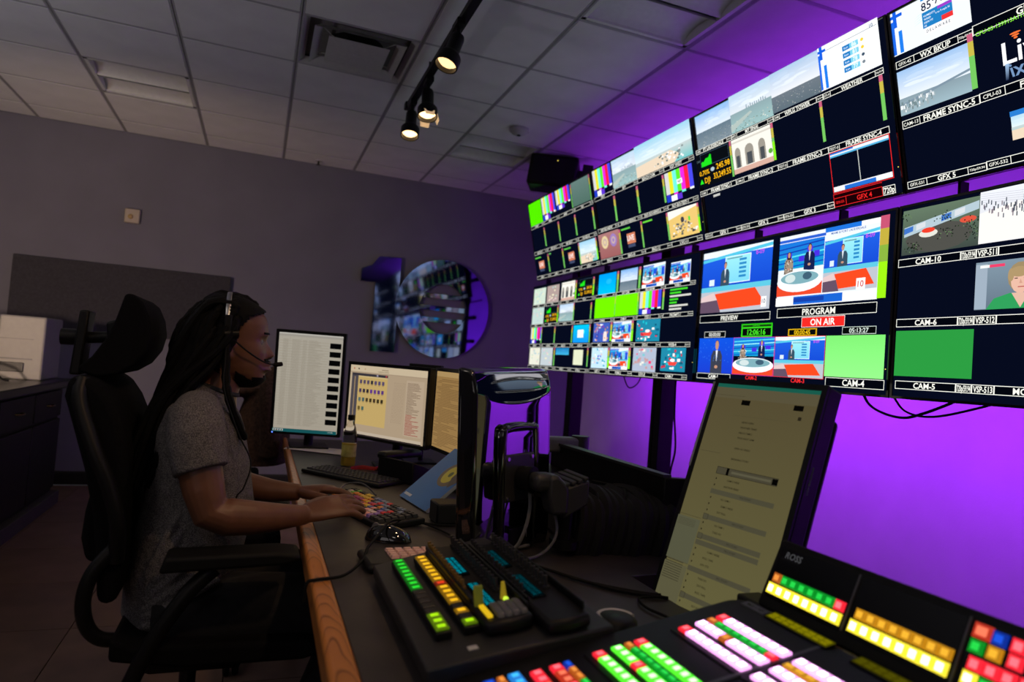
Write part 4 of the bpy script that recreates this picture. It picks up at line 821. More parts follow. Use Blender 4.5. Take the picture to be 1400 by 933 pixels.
def back_surface(w,h,D,z0,nx=40,nz=70):
    vs=[]
    for i in range(nz+1):
        for j in range(nx+1):
            u=-1+2*j/nx; v=-1+2*i/nz; u=math.copysign(abs(u)**.75,u) if u else 0; v=math.copysign(abs(v)**.8,v) if v else 0
            x=u*w/2; z=v*h/2; L=.105*(1-.45*u*u); tt=max(0,(z-(h/2-L))/L); tb=max(0,(-z-(h/2-L))/L)
            d=D-.017*tt**1.7-.012*tb**2-.006*abs(u)**5
            ex=min(1,(1-abs(u))*w/2/.012); ez=min(1,(1-abs(v))*h/2/.010)
            d*=math.sqrt(max(0,1-(1-ex)**2))*math.sqrt(max(0,1-(1-ez)**2)); vs.append((x,d,z0+z))
    fs=[(i*(nx+1)+j,(i+1)*(nx+1)+j,(i+1)*(nx+1)+j+1,i*(nx+1)+j+1) for i in range(nz) for j in range(nx)]
    return vs,fs
vs,fs=back_surface(GW+.03,GH+.03,.046,GH/2); b_=MB(); 
rim=[any(abs(vs[i][0])>(GW+.03)/2-.014 or vs[i][2]<GH/2-(GH+.03)/2+.008 for i in f) for f in fs]
for mt_,want in ((DKM,False),(BLKG,True)):
    b_.add(vs,[f for f,q in zip(fs,rim) if q==want],mt_,True)
b_.build('back_shell',None,t)
b_=MB(); b_.box((-GW/2-.015,-.012,-.015),(GW/2+.015,0,GH+.015)); b_.build('bezel',BLKG,t,bev=.004)
b_=MB(); b_.box((-GW/2,-.013,0),(GW/2,-.012,GH)); s=b_.build('screen',SGLS,t)
c=Canvas(GW,GH); c.rect(0,0,GW,GH,(150,140,120)); 
for k in range(30): c.rect(.02,.03+.013*k,.02+rnd.uniform(.05,.2),.036+.013*k,(90,80,70))
c.build('picture',BM,s,(-GW/2,-.0135,GH))
# glossy handle frame round the mounting plate, local x mirrored when seen from behind
b_=MB(); pts=[]
hw,z1,z2=.062,.02,.315
lp=[(-hw,.05,z1),(-hw,.055,z2-.03),(-hw+.02,.055,z2),(hw-.02,.055,z2),(hw,.055,z2-.03),(hw,.05,z1)]
b_.tube(bez([(x-.005,y,z) for x,y,z in lp],5),.011,10); b_.build('handle_frame',BLKG,t)
vs,fs=shell(.15,.34,.03,.058,.02,.155); b_=MB(); b_.add([(x-.005,y,z) for x,y,z in vs],fs,DKM,True); b_.build('rear_hump',None,t)
b_=MB(); b_.box((-.055,.058,.13),(.055,.064,.25)); pl=b_.build('mounting_plate',DGR,t,bev=.004)
for x in (-.045,.045):
    for z in (.14,.24): 
        b_=MB(); b_.cyl((x,.063,z),(x,.068,z),.005,seg=10); b_.build('screw',CHR,pl)
b_=MB(); b_.box((-.035,.0585,.03),(-.015,.0592,.05)); b_.build('white_sticker',mat('pale_sticker',(.5,.48,.5),.5,noise=.05),t)
b_=MB(); b_.box((-.03,.04,.005),(.03,.062,.06)); b_.build('port_block',BLK,t)
# arm: pivot, elbow, ribbed forearm to the right
A = (gm @ Matrix.Translation((0,0,-GH/2))) @ Vector((0,.066,.19))
t2 = thing('monitor_arm','dark grey jointed monitor arm behind the glossy monitor back','monitor arm',(A.x,A.y,A.z))
t2.scale = (.8,1,1)
D=(gm.to_3x3() @ Vector((0,1,0))).normalized()
b_=MB(); b_.cyl((0,0,0),tuple(D*.05),.03,.034,18); b_.build('pivot',BLK,t2)
b_=MB(); b_.box((.0,-.10,-.02),(.07,-.045,.025)); b_.build('head_block',DGR,t2,bev=.016,seg=3)
b_=MB(); b_.prism([(.045,.020),(.075,.024),(.115,-.005),(.115,-.075),(.06,-.075),(.045,-.03)], -.105,-.045); b_.build('elbow',DGR,t2,bev=.010,seg=3)
b_=MB(); b_.prism([(.095,-.010),(.185,.012),(.185,-.05),(.105,-.085)], -.10,.02); b_.build('forearm',DGR,t2,bev=.006)
for k in range(4):
    b_=MB(); x=.10+.021*k; b_.prism([(x,-.006+.005*k),(x+.014,-.002+.005*k),(x+.014,.006+.005*k),(x,.002+.005*k)], -.104,.024); b_.build('rib',DGR,t2,bev=.002)
b_=MB(); b_.cyl((.15,-.03,-.16),(.15,-.03,.0),.025,seg=18); b_.cyl((.15,-.03,-.17),(.15,-.03,-.15),.045,seg=18); b_.build('post',BLK,t2)
# second arm farther back with rounded end
t3 = thing('monitor_arm','slate grey horizontal monitor arm with a rounded end, beyond the glossy monitor','monitor arm',(1.10,2.2,.73))
b_=MB(); b_.box((-.28,-.025,.18),(.02,.025,.235)); b_.build('upper_arm',GRY,t3,bev=.012,seg=3)
b_=MB(); b_.cyl((.01,0,.13),(.01,0,.24),.032,seg=18); b_.build('joint',DGR,t3)
b_=MB(); b_.cyl((.01,0,.0),(.01,0,.13),.02,seg=14); b_.build('post',BLK,t3)
# slat rail and cable trough behind the desk, draped with black cable sleeve
t4 = thing('cable_trough','long black cable trough on the desk between the glossy monitor and the tilted one','cable trough',(.95,1.75,.731))
b_=MB(); b_.prism([(.80-.95,1.60-1.75),(1.30-.95,1.50-1.75),(1.34-.95,1.70-1.75),(1.12-.95,2.3-1.75),(.9-.95,2.3-1.75)], 0, .125, axis='z'); b_.build('trough_body',BLK,t4,bev=.012)
b_=MB(); b_.prism([(.07,.5),(.09,-.2),(.40,-.29),(.40,-.27),(.11,-.18),(.09,.5)], .125,.205, axis='z'); b_.build('rail_plate',BLK,t4,bev=.003)
b_=MB(); b_.prism([(.06,.52),(.085,-.2),(.11,-.2),(.10,.52)], .205,.213, axis='z'); b_.build('rail_lip',DGR,t4)
b_=MB(); r=random.Random(4)
for k in range(22):
    x=-.14+.022*k; ph=r.uniform(-.01,.01)
    b_.tube(bez([(x,-.16+ph-.008*k*.4,.0),(x+.005,-.175+ph-.0032*k,.06),(x+.01,-.165-.0032*k,.12),(x+.015,-.10,.14+ph),(x+.02,.0,.135)],4),.013+r.uniform(0,.006),7)
b_.build('bunched_sleeve',mat('black_cloth',(.004,.004,.005),.85,noise=.3,nscale=30,bump=.3,bscale=300),t4)
for k in range(5):
    b_=MB(); x=-.1+.085*k; b_.tube(bez([(x,-.19-.003*k,.09),(x+.02,-.15,.145),(x+.06,-.05,.15),(x+.05,.1,.14)],5),.004,6); b_.build('cable_strand',RUB,t4)
def sheet(name,label,cat,poly,z,mt,th=.0015,group=None):
    cx_=sum(p[0] for p in poly)/len(poly); cy_=sum(p[1] for p in poly)/len(poly)
    b_=MB(); b_.prism([(a-cx_,b-cy_) for a,b in poly],0,th,axis='z'); o=b_.build(name,mt,None,loc=(cx_,cy_,z)); tag(o,label,cat,group); return o
PAP=mat('office_paper',(.62,.55,.52),.7,noise=.04)
sheet('paper','white sheet of paper lying below the portrait monitor near the oak edge','paper',[(.150,3.36),(.40,3.20),(.46,3.36),(.20,3.50)],.7335,PAP)
sheet('paper','pinkish sheets of paper on the cable trough behind the tilted monitor','papers',[(.95,1.80),(1.10,1.545),(1.30,1.52),(1.04,1.62),(1.00,1.80)],.8575,PAP,.004)
# ---------------------------------------------------------------- things on the desk
t=thing('drink_bottle','clear plastic bottle of yellow drink standing before the landscape monitor','bottle',(.392,2.925,.7305))
b_=MB(); b_.lathe([(.026,0),(.03,.004),(.031,.02),(.029,.06),(.031,.10),(.030,.13),(.022,.16),(.014,.185),(.0125,.20)],seg=24)
b_.build('bottle_body',mat('clear_plastic',(.9,.9,.88),.05,trans=1.0,ior=1.25,noise=.01),t)
b_=MB(); b_.lathe([(.024,.003),(.028,.02),(.0265,.06),(.028,.095),(.001,.096)],seg=20); b_.build('drink',mat('yellow_juice',(.62,.44,.04),.25,noise=.03,emit=(.4,.28,.02),es=0.0),t)
b_=MB(); b_.lathe([(.0318,.04),(.0305,.06),(.0318,.09)],seg=24); 
o=b_.build('paper_label',mat('bottle_label',(.45,.42,.12),.5,noise=.5,nscale=25),t)
b_=MB(); b_.cyl((0,0,.192),(0,0,.214),.0155,seg=20); b_.build('cap',BLK,t,bev=.002)
def slab(name,label,cat,c,yaw,L,Wd,hgt,mt,z=.731,tilt=0,bev=.005):
    t=thing(name,label,cat,mw=Matrix.Translation((c[0],c[1],z))@Matrix.Rotation(R(yaw),4,'Z')@Matrix.Rotation(R(tilt),4,'X'))
    b_=MB(); b_.box((-L/2,-Wd/2,0),(L/2,Wd/2,hgt)); b_.build('case',mt,t,bev=bev,seg=3); return t
KEY=MB(); 
def keymesh(w,d,h,name,m):
    b_=MB(); e=.002; vs=[(-w/2,-d/2,0),(w/2,-d/2,0),(w/2,d/2,0),(-w/2,d/2,0),(-w/2+e,-d/2+e,h),(w/2-e,-d/2+e,h),(w/2-e,d/2-e,h),(-w/2+e,d/2-e,h)]
    b_.add(vs,[(4,5,6,7),(0,1,5,4),(1,2,6,5),(2,3,7,6),(3,0,4,7)],m); return b_.mesh(name)
def put(me,name,parent,loc):
    o=bpy.data.objects.new(name,me); C.objects.link(o); o.parent=parent; o.location=loc; return o
# plain black keyboard, farther away
t=slab('keyboard','plain black keyboard lying askew beyond the colourful keyboard','keyboard',(.37,2.63),-52,.40,.14,.014,BLK)
km=keymesh(.0165,.0165,.006,'key',mat('dark_key',(.03,.03,.034),.45,noise=.1))
for r_ in range(5):
    for k in range(19): put(km,'key',t,(-.18+.02*k,.05-.0235*r_,.014))
# colourful editing keyboard under the man's hands: runs along the desk
t=slab('keyboard','editing keyboard with multicoloured keys under the man\'s hands','keyboard',(.345,2.075),-72,.44,.15,.018,BLK,tilt=3)
cols={'k':(.02,.02,.022),'y':(.62,.42,.05),'o':(.75,.22,.04),'r':(.5,.03,.04),'m':(.28,.05,.14),'p':(.22,.12,.35),'g':(.16,.36,.06),'b':(.06,.10,.28),'w':(.55,.45,.42),'s':(.16,.19,.25),'n':(.6,.28,.24)}
kms={a:keymesh(.0178,.0178,.008,'key',mat('key_colour_'+n_,tuple(min(.9,q*1.5) for q in v),.5,noise=.05)) for (a,v),n_ in zip(cols.items(),('black','yellow','orange','red','maroon','violet','green','navy','cream','slate','pink'))}
rows=['kkgkkyyksbssrkksskkk','kwgooyyyoksrsskkkskk','kgwokmmmoymrkobsrkkk','kkyyrmmmkmoybnkprkkk','kkooyrmkobkgknwwpkkk','kkkkkkkkkkkwwwnnpkkk']
for r_,row in enumerate(rows):
    for k,ch in enumerate(row): put(kms[ch],'key',t,(-.20+.0205*k,.055-.0215*r_,.018))
cable([(.40,2.24,.745),(.37,2.33,.765),(.32,2.36,.76),(.29,2.32,.745)],.003,'grey cable arcing over the far end of the colourful keyboard',mt=GRY)
# mouse
t=thing('computer_mouse','black computer mouse with a glossy arched back beside the keypad','mouse',mw=Matrix.Translation((.352,1.745,.731))@Matrix.Rotation(R(-25),4,'Z'))
b_=MB(); n=14; vs=[];
for i in range(n+1):
    u=-1+2*i/n; L_=.062*u; wid=.034*math.sqrt(max(0,1-abs(u)**2.6)); hh=.038*math.sqrt(max(0,1-abs(u)**2.2))*(1-.15*u)
    for k in range(13):
        a=PI*k/12; vs.append((L_,wid*math.cos(a),hh*math.sin(a)**.8 if 0<k<12 else 0))
b_.add(vs,[(i*13+k,(i+1)*13+k,(i+1)*13+k+1,i*13+k+1) for i in range(n) for k in range(12)],BLKG,True); b_.build('shell',None,t)
b_=MB(); b_.cyl((-.035,-.004,.033),(-.035,.004,.033),.009,seg=14); b_.build('scroll_wheel',GRY,t)
# keypad
t=slab('shuttle_keypad','small black keypad with rows of pale keys in front of the mouse','keypad',(.36,1.545),3,.21,.13,.02,BLK,bev=.02)
pk=keymesh(.019,.0155,.006,'key',mat('pale_pink_key',(.75,.47,.40),.5,noise=.08))
for r_ in range(4):
    for k in range(5): put(pk,'key',t,(-.035+.0215*k,.045-.0185*r_-.01,.02))
# brochure and speaker box
t=thing('brochure','glossy blue brochure with a yellow record picture leaning near the glossy monitor','brochure',mw=Matrix.Translation((.505,2.17,.735))@Matrix.Rotation(R(-82),4,'Z')@Matrix.Rotation(R(-50),4,'X'))
b_=MB(); b_.box((-.12,.0,0),(.12,.012,.25)); b_.build('pages',WHT,t,bev=.002)
def pc(name,cv,parent,mt_name,loc,rot):
    m=bpy.data.materials.get(mt_name)
    if not m:
        m=bpy.data.materials.new(mt_name); m.use_nodes=True; nt=m.node_tree; a=nt.nodes.new('ShaderNodeVertexColor'); a.layer_name='Col'; nt.links.new(a.outputs['Color'],nt.nodes['Principled BSDF'].inputs['Base Color']); nt.nodes['Principled BSDF'].inputs['Roughness'].default_value=.3
    o=cv.build(name,m,parent); o.location=loc; o.rotation_euler=rot; return o
c=Canvas(.24,.25,(40,120,200)); c.ell(.16,.10,.065,.055,(120,110,90),20); c.ell(.155,.10,.04,.04,(215,210,70),24); c.ell(.155,.10,.012,.012,(90,110,60),16)
c.poly([(.18,.05),(.22,.06),(.235,.12),(.21,.15),(.18,.11)],(90,85,80)); c.rect(.01,.225,.07,.235,(220,230,240)); c.ell(.21,.04,.02,.015,(200,200,190))
pc('printed_cover',c,t,'printed_colour',(-.12,-.0004,.25),(0,0,0))
t=thing('small_speaker','small black desk box between the brochure and the glossy monitor','speaker',(.545,1.93,.731))
b_=MB(); b_.box((-.03,-.04,0),(.05,.05,.06)); b_.build('cabinet',BLK,t,bev=.006); b_=MB(); b_.box((-.025,-.043,.008),(.045,-.039,.052)); b_.build('grille',MATS['black_mesh'],t)
t=thing('desk_telephone','dark desk telephone in the shade under the landscape monitors','telephone',mw=Matrix.Translation((.60,2.62,.731))@Matrix.Rotation(R(-60),4,'Z'))
b_=MB(); b_.prism([(-.09,0),(.09,0),(.09,.03),(-.09,.085)],-.10,.10,axis='x'); b_.build('base',BLK,t,bev=.005); b_=MB(); b_.box((-.115,-.09,.07),(-.06,.11,.10)); b_.build('handset',BLK,t,bev=.012)
t=thing('red_lanyard','crumpled red lanyard lying at the foot of the drink bottle','lanyard',(.44,2.84,.7335))
b_=MB(); b_.tube(bez([(-.05,-.03,.002),(0,.0,.004),(.05,-.02,.002),(.09,.03,.004),(.13,.0,.003),(.15,-.04,.002)],6),[(.009,.0015)]*31,6); b_.build('strap',mat('red_strap',(.35,.02,.02),.6,noise=.2),t)
b_=MB(); b_.box((.14,-.07,0),(.19,-.035,.003)); b_.build('clip_card',WHT,t)
cable([(.127,1.418,.70),(.130,1.42,.735),(.15,1.425,.740),(.207,1.456,.737),(.255,1.53,.745),(.275,1.59,.756),(.305,1.65,.765),(.345,1.735,.776),(.385,1.82,.765),(.42,1.89,.745),(.52,1.88,.736),(.62,1.86,.736)],.0035,'black cable running from the keypad across the oak desk edge')
cable([(.40,1.86,.736),(.44,1.92,.74),(.50,1.85,.736),(.53,1.70,.736),(.50,1.55,.736)],.003,'thin black cable curling behind the computer mouse')
cable([(.60,1.52,.736),(.645,1.479,.738),(.712,1.374,.736),(.769,1.293,.736),(.83,1.25,.736),(.86,1.24,.733)],.004,'black cable crossing the bare desk towards the tilted monitor')
cable([(.70,1.385,.736),(.76,1.32,.736),(.82,1.27,.736),(.855,1.26,.734)],.003,'thin second cable beside the one crossing the bare desk')
cable([(.85,1.24,.736),(.79,1.24,.737),(.775,1.19,.736),(.79,1.13,.736),(.80,1.06,.736)],.003,'thin black cable curling beside the foot of the tilted monitor')
cable([(.66,1.60,.95),(.67,1.58,.85),(.64,1.57,.76),(.60,1.60,.736),(.70,1.64,.74)],.005,'grey cable dropping from the back of the glossy monitor',mt=GRY)
cable([(.72,1.60,.90),(.74,1.56,.80),(.70,1.55,.745),(.62,1.53,.74),(.57,1.58,.78)],.004,'second grey cable loop under the back of the glossy monitor',mt=GRY)
t=thing('cable_grommet','round black desk grommet with a pale rim between the two control panels','grommet',(.655,1.10,.731))
b_=MB(); b_.lathe([(.04,0),(.038,.022),(.03,.028),(.001,.028)],seg=24); b_.build('body',BLK,t)
b_=MB(); b_.tube([(.034*math.cos(a*.2),.034*math.sin(a*.2),.026) for a in range(0,17)],.004,6); b_.build('rim',WHT,t)
# ---------------------------------------------------------------- lit button helpers
def frame_mw(O,deg):
    t=R(deg); return Matrix(((0,math.cos(t),-math.sin(t),O[0]),(-1,0,0,O[1]),(0,math.sin(t),math.cos(t),O[2]),(0,0,0,1)))
def cap_mesh(w,d,h,core,rim,name='button'):
    b_=MB(); e=min(w,d)*.16; z1=h*.75
    ring_=lambda a,z:[(-w/2+a,-d/2+a,z),(w/2-a,-d/2+a,z),(w/2-a,d/2-a,z),(-w/2+a,d/2-a,z)]
    vs=ring_(0,0)+ring_(0,z1)+ring_(e*.6,h)+ring_(e*1.3,h)
    f=[]
    for L in range(3):
        for k in range(4): f.append((L*4+k,L*4+(k+1)%4,L*4+4+(k+1)%4,L*4+4+k))
    b_.add(vs,f,rim); b_.add(ring_(e*1.3,h),[(0,1,2,3)],core); return b_.mesh(name)
def emis(n,c,es): return glow('lit_'+n,c,es)
K={ 'W':(emis('white_pink_core',(1,.82,1),5.0),emis('pink_rim',(1,.42,.95),1.7)),
    'R':(emis('red_core',(1,.12,.15),1.7),emis('red_rim',(1,.02,.04),1.0)),
    'r':(emis('coral_core',(1,.20,.10),1.1),emis('coral_rim',(.8,.05,.02),.6)),
    'O':(emis('orange_core',(1,.33,.05),.95),emis('orange_rim',(.8,.18,.02),.5)),
    'G':(emis('green_core',(.02,.85,.08),.85),emis('green_rim',(0,.5,.03),.5)),
    'L':(emis('pale_green_core',(.50,1,.42),2.2),emis('vivid_green_rim',(.10,1,.03),1.2)),
    'Y':(emis('yellow_white_core',(1,.88,.45),3.6),emis('yellow_rim',(.95,.78,.04),1.2)),
    'A':(emis('amber_core',(1,.50,.03),1.0),emis('amber_rim',(.8,.35,.01),.6)),
    'B':(emis('blue_core',(.01,.10,.85),.9),emis('blue_rim',(0,.04,.5),.6)),
    'C':(emis('sky_blue_core',(.05,.50,1),1.2),emis('sky_blue_rim',(.02,.25,.8),.8)),
    'D':(mat('unlit_button',(.02,.02,.022),.4,noise=.1),mat('unlit_button_rim',(.015,.015,.016),.4,noise=.1))}
_cap={}
def button(parent,ch,x,y,w=.0165,d=.0165,h=.006,z=0):
    key=(ch,round(w,4),round(d,4))
    if key not in _cap: _cap[key]=cap_mesh(w,d,h,*K[ch])
    o=bpy.data.objects.new('button',_cap[key]); C.objects.link(o); o.parent=parent; o.location=(x,y,z); return o
# ---------------------------------------------------------------- video switcher: sloping main panel
sw=thing('video_switcher','large sloping black switcher panel with rows of pink, green and red lit buttons','control panel',mw=frame_mw((.7,.885,.825),10.7))
b_=MB()
def rr(x0,x1,y0,y1,r,n=6):
    o=[]
    for cx_,cy_,a0 in ((x1-r,y1-r,0),(x0+r,y1-r,90),(x0+r,y0+r,180),(x1-r,y0+r,270)):
        o+= [(cx_+r*math.cos(R(a0+90*k/n)),cy_+r*math.sin(R(a0+90*k/n))) for k in range(n+1)]
    return o
b_.prism(rr(-.058,1.25,-.425,.10,.035),-.014,-.001,axis='z'); b_.build('housing',BLK,sw,bev=.004,seg=3)
b_=MB(); zz=lambda y:(.7335-.825-y*math.sin(R(10.7)))/math.cos(R(10.7)); b_.prism([(-.405,-.013),(.085,-.013),(.085,zz(.085)),(-.405,min(-.014,zz(-.405)))],-.04,1.24,axis='x'); b_.build('wedge_base',BLK,sw)
def inset(x0,x1,y0,y1,name='button_field'):
    b_=MB(); b_.prism(rr(x0,x1,y0,y1,.006,3),-.0015,.0008,axis='z'); return b_.build(name,DGR if name=='divider' else MATS['screen_glass'] if name!='button_field' else BLK,sw)
for g in range(3):
    X0=-.02+.163*g
    inset(X0,X0+.157,-.068,.078); inset(X0,X0+.157,-.218,-.100)
    rowsP={.019:('RWWWWWWW',1),-.001:('OGGGGGGR',0),-.020:('WWWOWWWW',1),-.051:('RWWWWWWW',1)} if g==0 else {.019:('WWWWWWWW',1),-.001:('AAAAAAAA',0),-.020:('WWWWWWWW',1),-.051:('WWWWWWWW',1)}
    rowsG={.019:('RLLLLLLL',1),-.001:('OGGGGGGG',0),-.020:('LLLRLLLL',1),-.051:('RLLLLLLL',1)} if g==0 else {.019:('LLLLLLLL',1),-.001:('GGGGGGGG',0),-.020:('LLLLLLLL',1),-.051:('LLLLLLLL',1)}
    if g==2: continue
    for off,rows_ in ((0,rowsP),(-.149,rowsG)):
        for y,(s,big) in rows_.items():
            for k,ch in enumerate(s): button(sw,ch,.002+.0183*k+.163*g,y+off,.017,.017 if big else .0105)
    b_=MB(); b_.box((X0+.157,-.42,-.001),(X0+.163,.09,.0015)); b_.build('divider',GRY,sw)
for y,s,d in ((-.252,'BOOGGGOO',.0105),(-.270,'RrrRrrGR',.017),(-.300,'RRrrrRRR',.017)):
    for k,ch in enumerate(s): button(sw,ch,.004+.0183*k,y,.017,d)
for y,s,d in ((-.330,'CCCCCCCC',.017),(-.350,'OOOBBBOO',.0105),(-.368,'BCCCCBBC',.017),(-.398,'CCCCCCCC',.017)):
    for k,ch in enumerate(s): button(sw,ch,-.006+.0183*k,y,.017,d)
for g in range(3):
    b_=MB(); b_.box((.028+.163*g,.075,.0),(.150+.163*g,.098,.003)); lcd=b_.build('name_display',SGLS,sw)
    c=Canvas(.120,.020,(62,58,0) if g else (88,84,0)); 
    for k in range(8): c.rect(.002+.0147*k,.003,.014+.0147*k,.017,(150,142,8) if g==0 else (92,88,8)); c.text(('KEY 1','KEY 2','PGM','PST','AUX','FX','DSK','BUS')[k],.008+.0147*k,.010,.004,(60,56,0),.010)
    c.build('lit_text',display_mat('lcd_light',.75),lcd,(.029+.163*g,.0,.0)); lt=bpy.data.objects[-1] if False else None
for o in list(sw.children):
    if o.name.startswith('name_display'):
        ch=o.children[0]; ch.location=(ch.location.x,.097,.0035); ch.rotation_euler=(R(-90),0,0)
b_=MB(); b_.box((-.03,.078,-.001),(.02,.094,.0015)); b_.build('label_strip',GRY,sw)
c=Canvas(.05,.016,None); c.text('MLE 1',.018,.008,.006,(90,88,80)); c.text('KEY',.04,.008,.005,(80,78,70)); o=c.build('label_print',display_mat('print_light',.15),sw); o.location=(-.03,.094,.002); o.rotation_euler=(R(-90),0,0)
# rear panel, steeply raised
rp=thing('switcher_rear_panel','steep black rear panel with yellow, green and amber lit buttons and ROSS lettering','control panel',mw=frame_mw((.9,1.0,.839),67))
b_=MB(); b_.prism(rr(-.002,1.25,-.038,.089,.008,4),-.045,0,axis='z'); b_.build('housing',BLK,rp,bev=.004,seg=3)
for g in range(5):
    X0=.008+.1795*g
    b_=MB(); b_.prism(rr(X0,X0+.168,-.018,.076,.003,2),-.001,.0012,axis='z'); b_.build('glass_display',SGLS,rp)
    b_=MB(); b_.box((X0+.170,-.015,-.001),(X0+.173,.078,.0025)); b_.build('divider',GRY,rp)
for k,ch in enumerate('OGGGGGGR'): button(rp,ch,.026+.0198*k,.0195,.0175,.0165,.006,.001)
for k in range(8): button(rp,'Y',.022+.0203*k,-.001,.0185,.0195,.006,.001)
for k in range(8): button(rp,'A',.205+.0198*k,.0195,.0175,.0165,.006,.001)
for k in range(8): button(rp,'Y',.201+.0203*k,-.001,.0185,.0195,.006,.001)
button(rp,'r',.380,.064,.023,.02,.006,.001)
for ch,x,y in (('B',.402,.063),('G',.378,.043),('A',.401,.043),('R',.383,.021),('R',.404,.021),('R',.425,.021),('R',.426,.063),('R',.427,.043),('Y',.381,.001),('G',.402,.001),('G',.423,.001),('C',.447,.063),('R',.447,.021)): button(rp,ch,x,y,.018,.018,.006,.001)
c=Canvas(.07,.02,None); c.text('ROSS',.033,.009,.0115,(175,175,180),bold=.012,shear=.15); c.rect(.004,.0175,.05,.018,(80,80,84)); o=c.build('maker_lettering',MATS['print_light'],rp); o.location=(.008,.073,.0016); o.rotation_euler=(R(-90),0,0)
t=thing('desk_riser','low dark riser behind the steep button panel','desk riser',(1.0,.5,.73))
b_=MB(); b_.box((-.08,-1.5,0),(.16,.60,.06)); b_.build('shelf',DGR,t,bev=.006); b_=MB(); b_.box((.14,-1.5,.06),(.16,.60,.10)); b_.build('back_board',DGR,t,bev=.003)
# ---------------------------------------------------------------- router/fader console board
cb=thing('router_console','black sloping console board with green and yellow strips of lit buttons','control panel',mw=frame_mw((.30,1.379,.771),8))
b_=MB(); b_.prism([(-.05,-.04),(-.12,.225),(.02,.26),(.435,.262),(.44,-.042)],-.03,-.001,axis='z'); b_.build('board',DGR,cb,bev=.004)
b_=MB(); b_.box((.40,.03,-.001),(.412,.045,.0006)); b_.build('white_sticker',WHT,cb)
def strip(Y,cells,name):
    b_=MB(); b_.box((-.014,Y-.013,0),(.362,Y+.013,.012)); b_.build(name,BLK,cb,bev=.002)
    for k,ch in enumerate(cells): button(cb,ch,.001+.0229*k,Y,.0195,.021,.004,.012)
K['g']=(emis('strip_green_core',(.01,.85,.03),.8),emis('strip_green_rim',(0,.35,.01),.3))
K['y']=(emis('strip_yellow_core',(1,.55,.01),.95),emis('strip_yellow_rim',(.5,.25,0),.3))
K['l']=(emis('lime_core',(.45,.95,.0),.9),emis('lime_rim',(.2,.4,0),.3))
K['q']=(emis('strip_red_core',(.9,.05,.01),.8),emis('strip_red_rim',(.4,.02,0),.3))
strip(.006,'ggggggggDDDDDlll','green_button_strip'); strip(.052,'yyyyyyyqyyyyDyDl','yellow_button_strip')
CY=display_mat('cyan_display_light',.55)
def fader_unit(label,X0,X1,Y0,Y1,dim,keys):
    t=thing('knob_panel',label,'control panel',mw=frame_mw((.30,1.379,.771),8)@Matrix.Translation((X0,Y0,0)),group='knob panels on the console board')
    L=X1-X0; W=Y1-Y0; c0,c1=W*.16,W*.36
    b_=MB(); b_.prism([(0,0),(L,0),(L+.008,W*.5),(L,W),(0,W)],.0,.022,axis='z'); b_.build('housing',BLK,t,bev=.008,seg=3)
    b_=MB(); b_.box((.005,W*.02,.02),(L-.09,W*.08,.03)); b_.box((.005,W*.92,.02),(L-.02,W*.98,.034)); b_.build('raised_rim',BLK,t,bev=.004)
    yd=W*.36
    for a,b in ((.06,.168),(.215,.33)):
        b_=MB(); b_.box((a-X0,yd-.012,.021),(b-X0,yd+.012,.0245)); s=b_.build('display',SGLS,t)
        c=Canvas(b-a-.004,.021,(1,18,22)); r=random.Random(int(a*1000)); 
        col=tuple(int(v*dim) for v in (0,200,225))
        for row in range(2):
            x=.002
            while x<b-a-.012:
                ww=r.uniform(.004,.010); c.text(r.choice(('MIC','AUX','REM','IFB','PL1','SAT','NET','BUS','MON')),x+ww/2,.0058+.0095*row,.0066,col,ww,bold=.03); x+=ww+.002
        o=c.build('lit_text',CY,s); o.location=(a-X0+.002,yd+.0105,.0248); o.rotation_euler=(R(-90),0,0)
    for yy in (W*.12,W*.72):
        for k in range(16):
            if keys and yy<W*.2 and k>13: continue
            x=.012+.0185*k+(.006 if k>7 else 0)
            b_=MB(); b_.cyl((x,yy,.02),(x,yy,.026),.006,seg=8); b_.cyl((x,yy,.026),(x-.002,yy,.038 if yy<W*.2 else .044),.0032,.0042,8); b_.build('toggle_knob',TOGW if (keys and yy<W*.2) else TOG,t)
    if keys:
        for k in range(4):
            b_=MB(); b_.prism([(L-.062,.022),(L-.058,.030),(L-.012,.028),(L-.006,.018)],W*(.30+.155*k),W*(.30+.155*k)+.0125); b_.build('key',GRY,t,bev=.003)
        b_=MB(); b_.box((L-.06,W*.10,.024),(L-.012,W*.10+.008,.028)); c=b_.build('lit_bar',glow('lime_bar',(.85,.55,.01),.8),t)
        b_=MB(); b_.box((L-.075,W*.06,.022),(L-.068,W*.06+.014,.055)); b_.build('flag_knob',mat('olive_translucent',(.16,.18,.03),.4,noise=.1,emit=(.2,.22,.02),es=.12),t)
        b_=MB(); b_.cyl((L-.082,W*.72,.022),(L-.082,W*.72,.05),.006,.003,10); b_.build('lit_knob',glow('yellow_knob',(.6,.42,.02),.3),t)
        b_=MB(); b_.cyl((L-.074,W*.72,.024),(L-.068,W*.72,.026),.004,seg=8); b_.build('lime_light',glow('lime_led',(.6,.9,.05),1.2),t)
    return t
TOG=mat('toggle_black',(.03,.03,.033),.35,noise=.1); TOGW=mat('toggle_amber_lit',(.18,.10,.03),.4,noise=.15)
fader_unit('near knob panel with bright cyan readouts and four grey keys at its end',-.03,.385,.066,.148,.95,True)
fader_unit('far knob panel with dim teal readouts and a bare sloping end',.0,.425,.152,.228,.45,False)
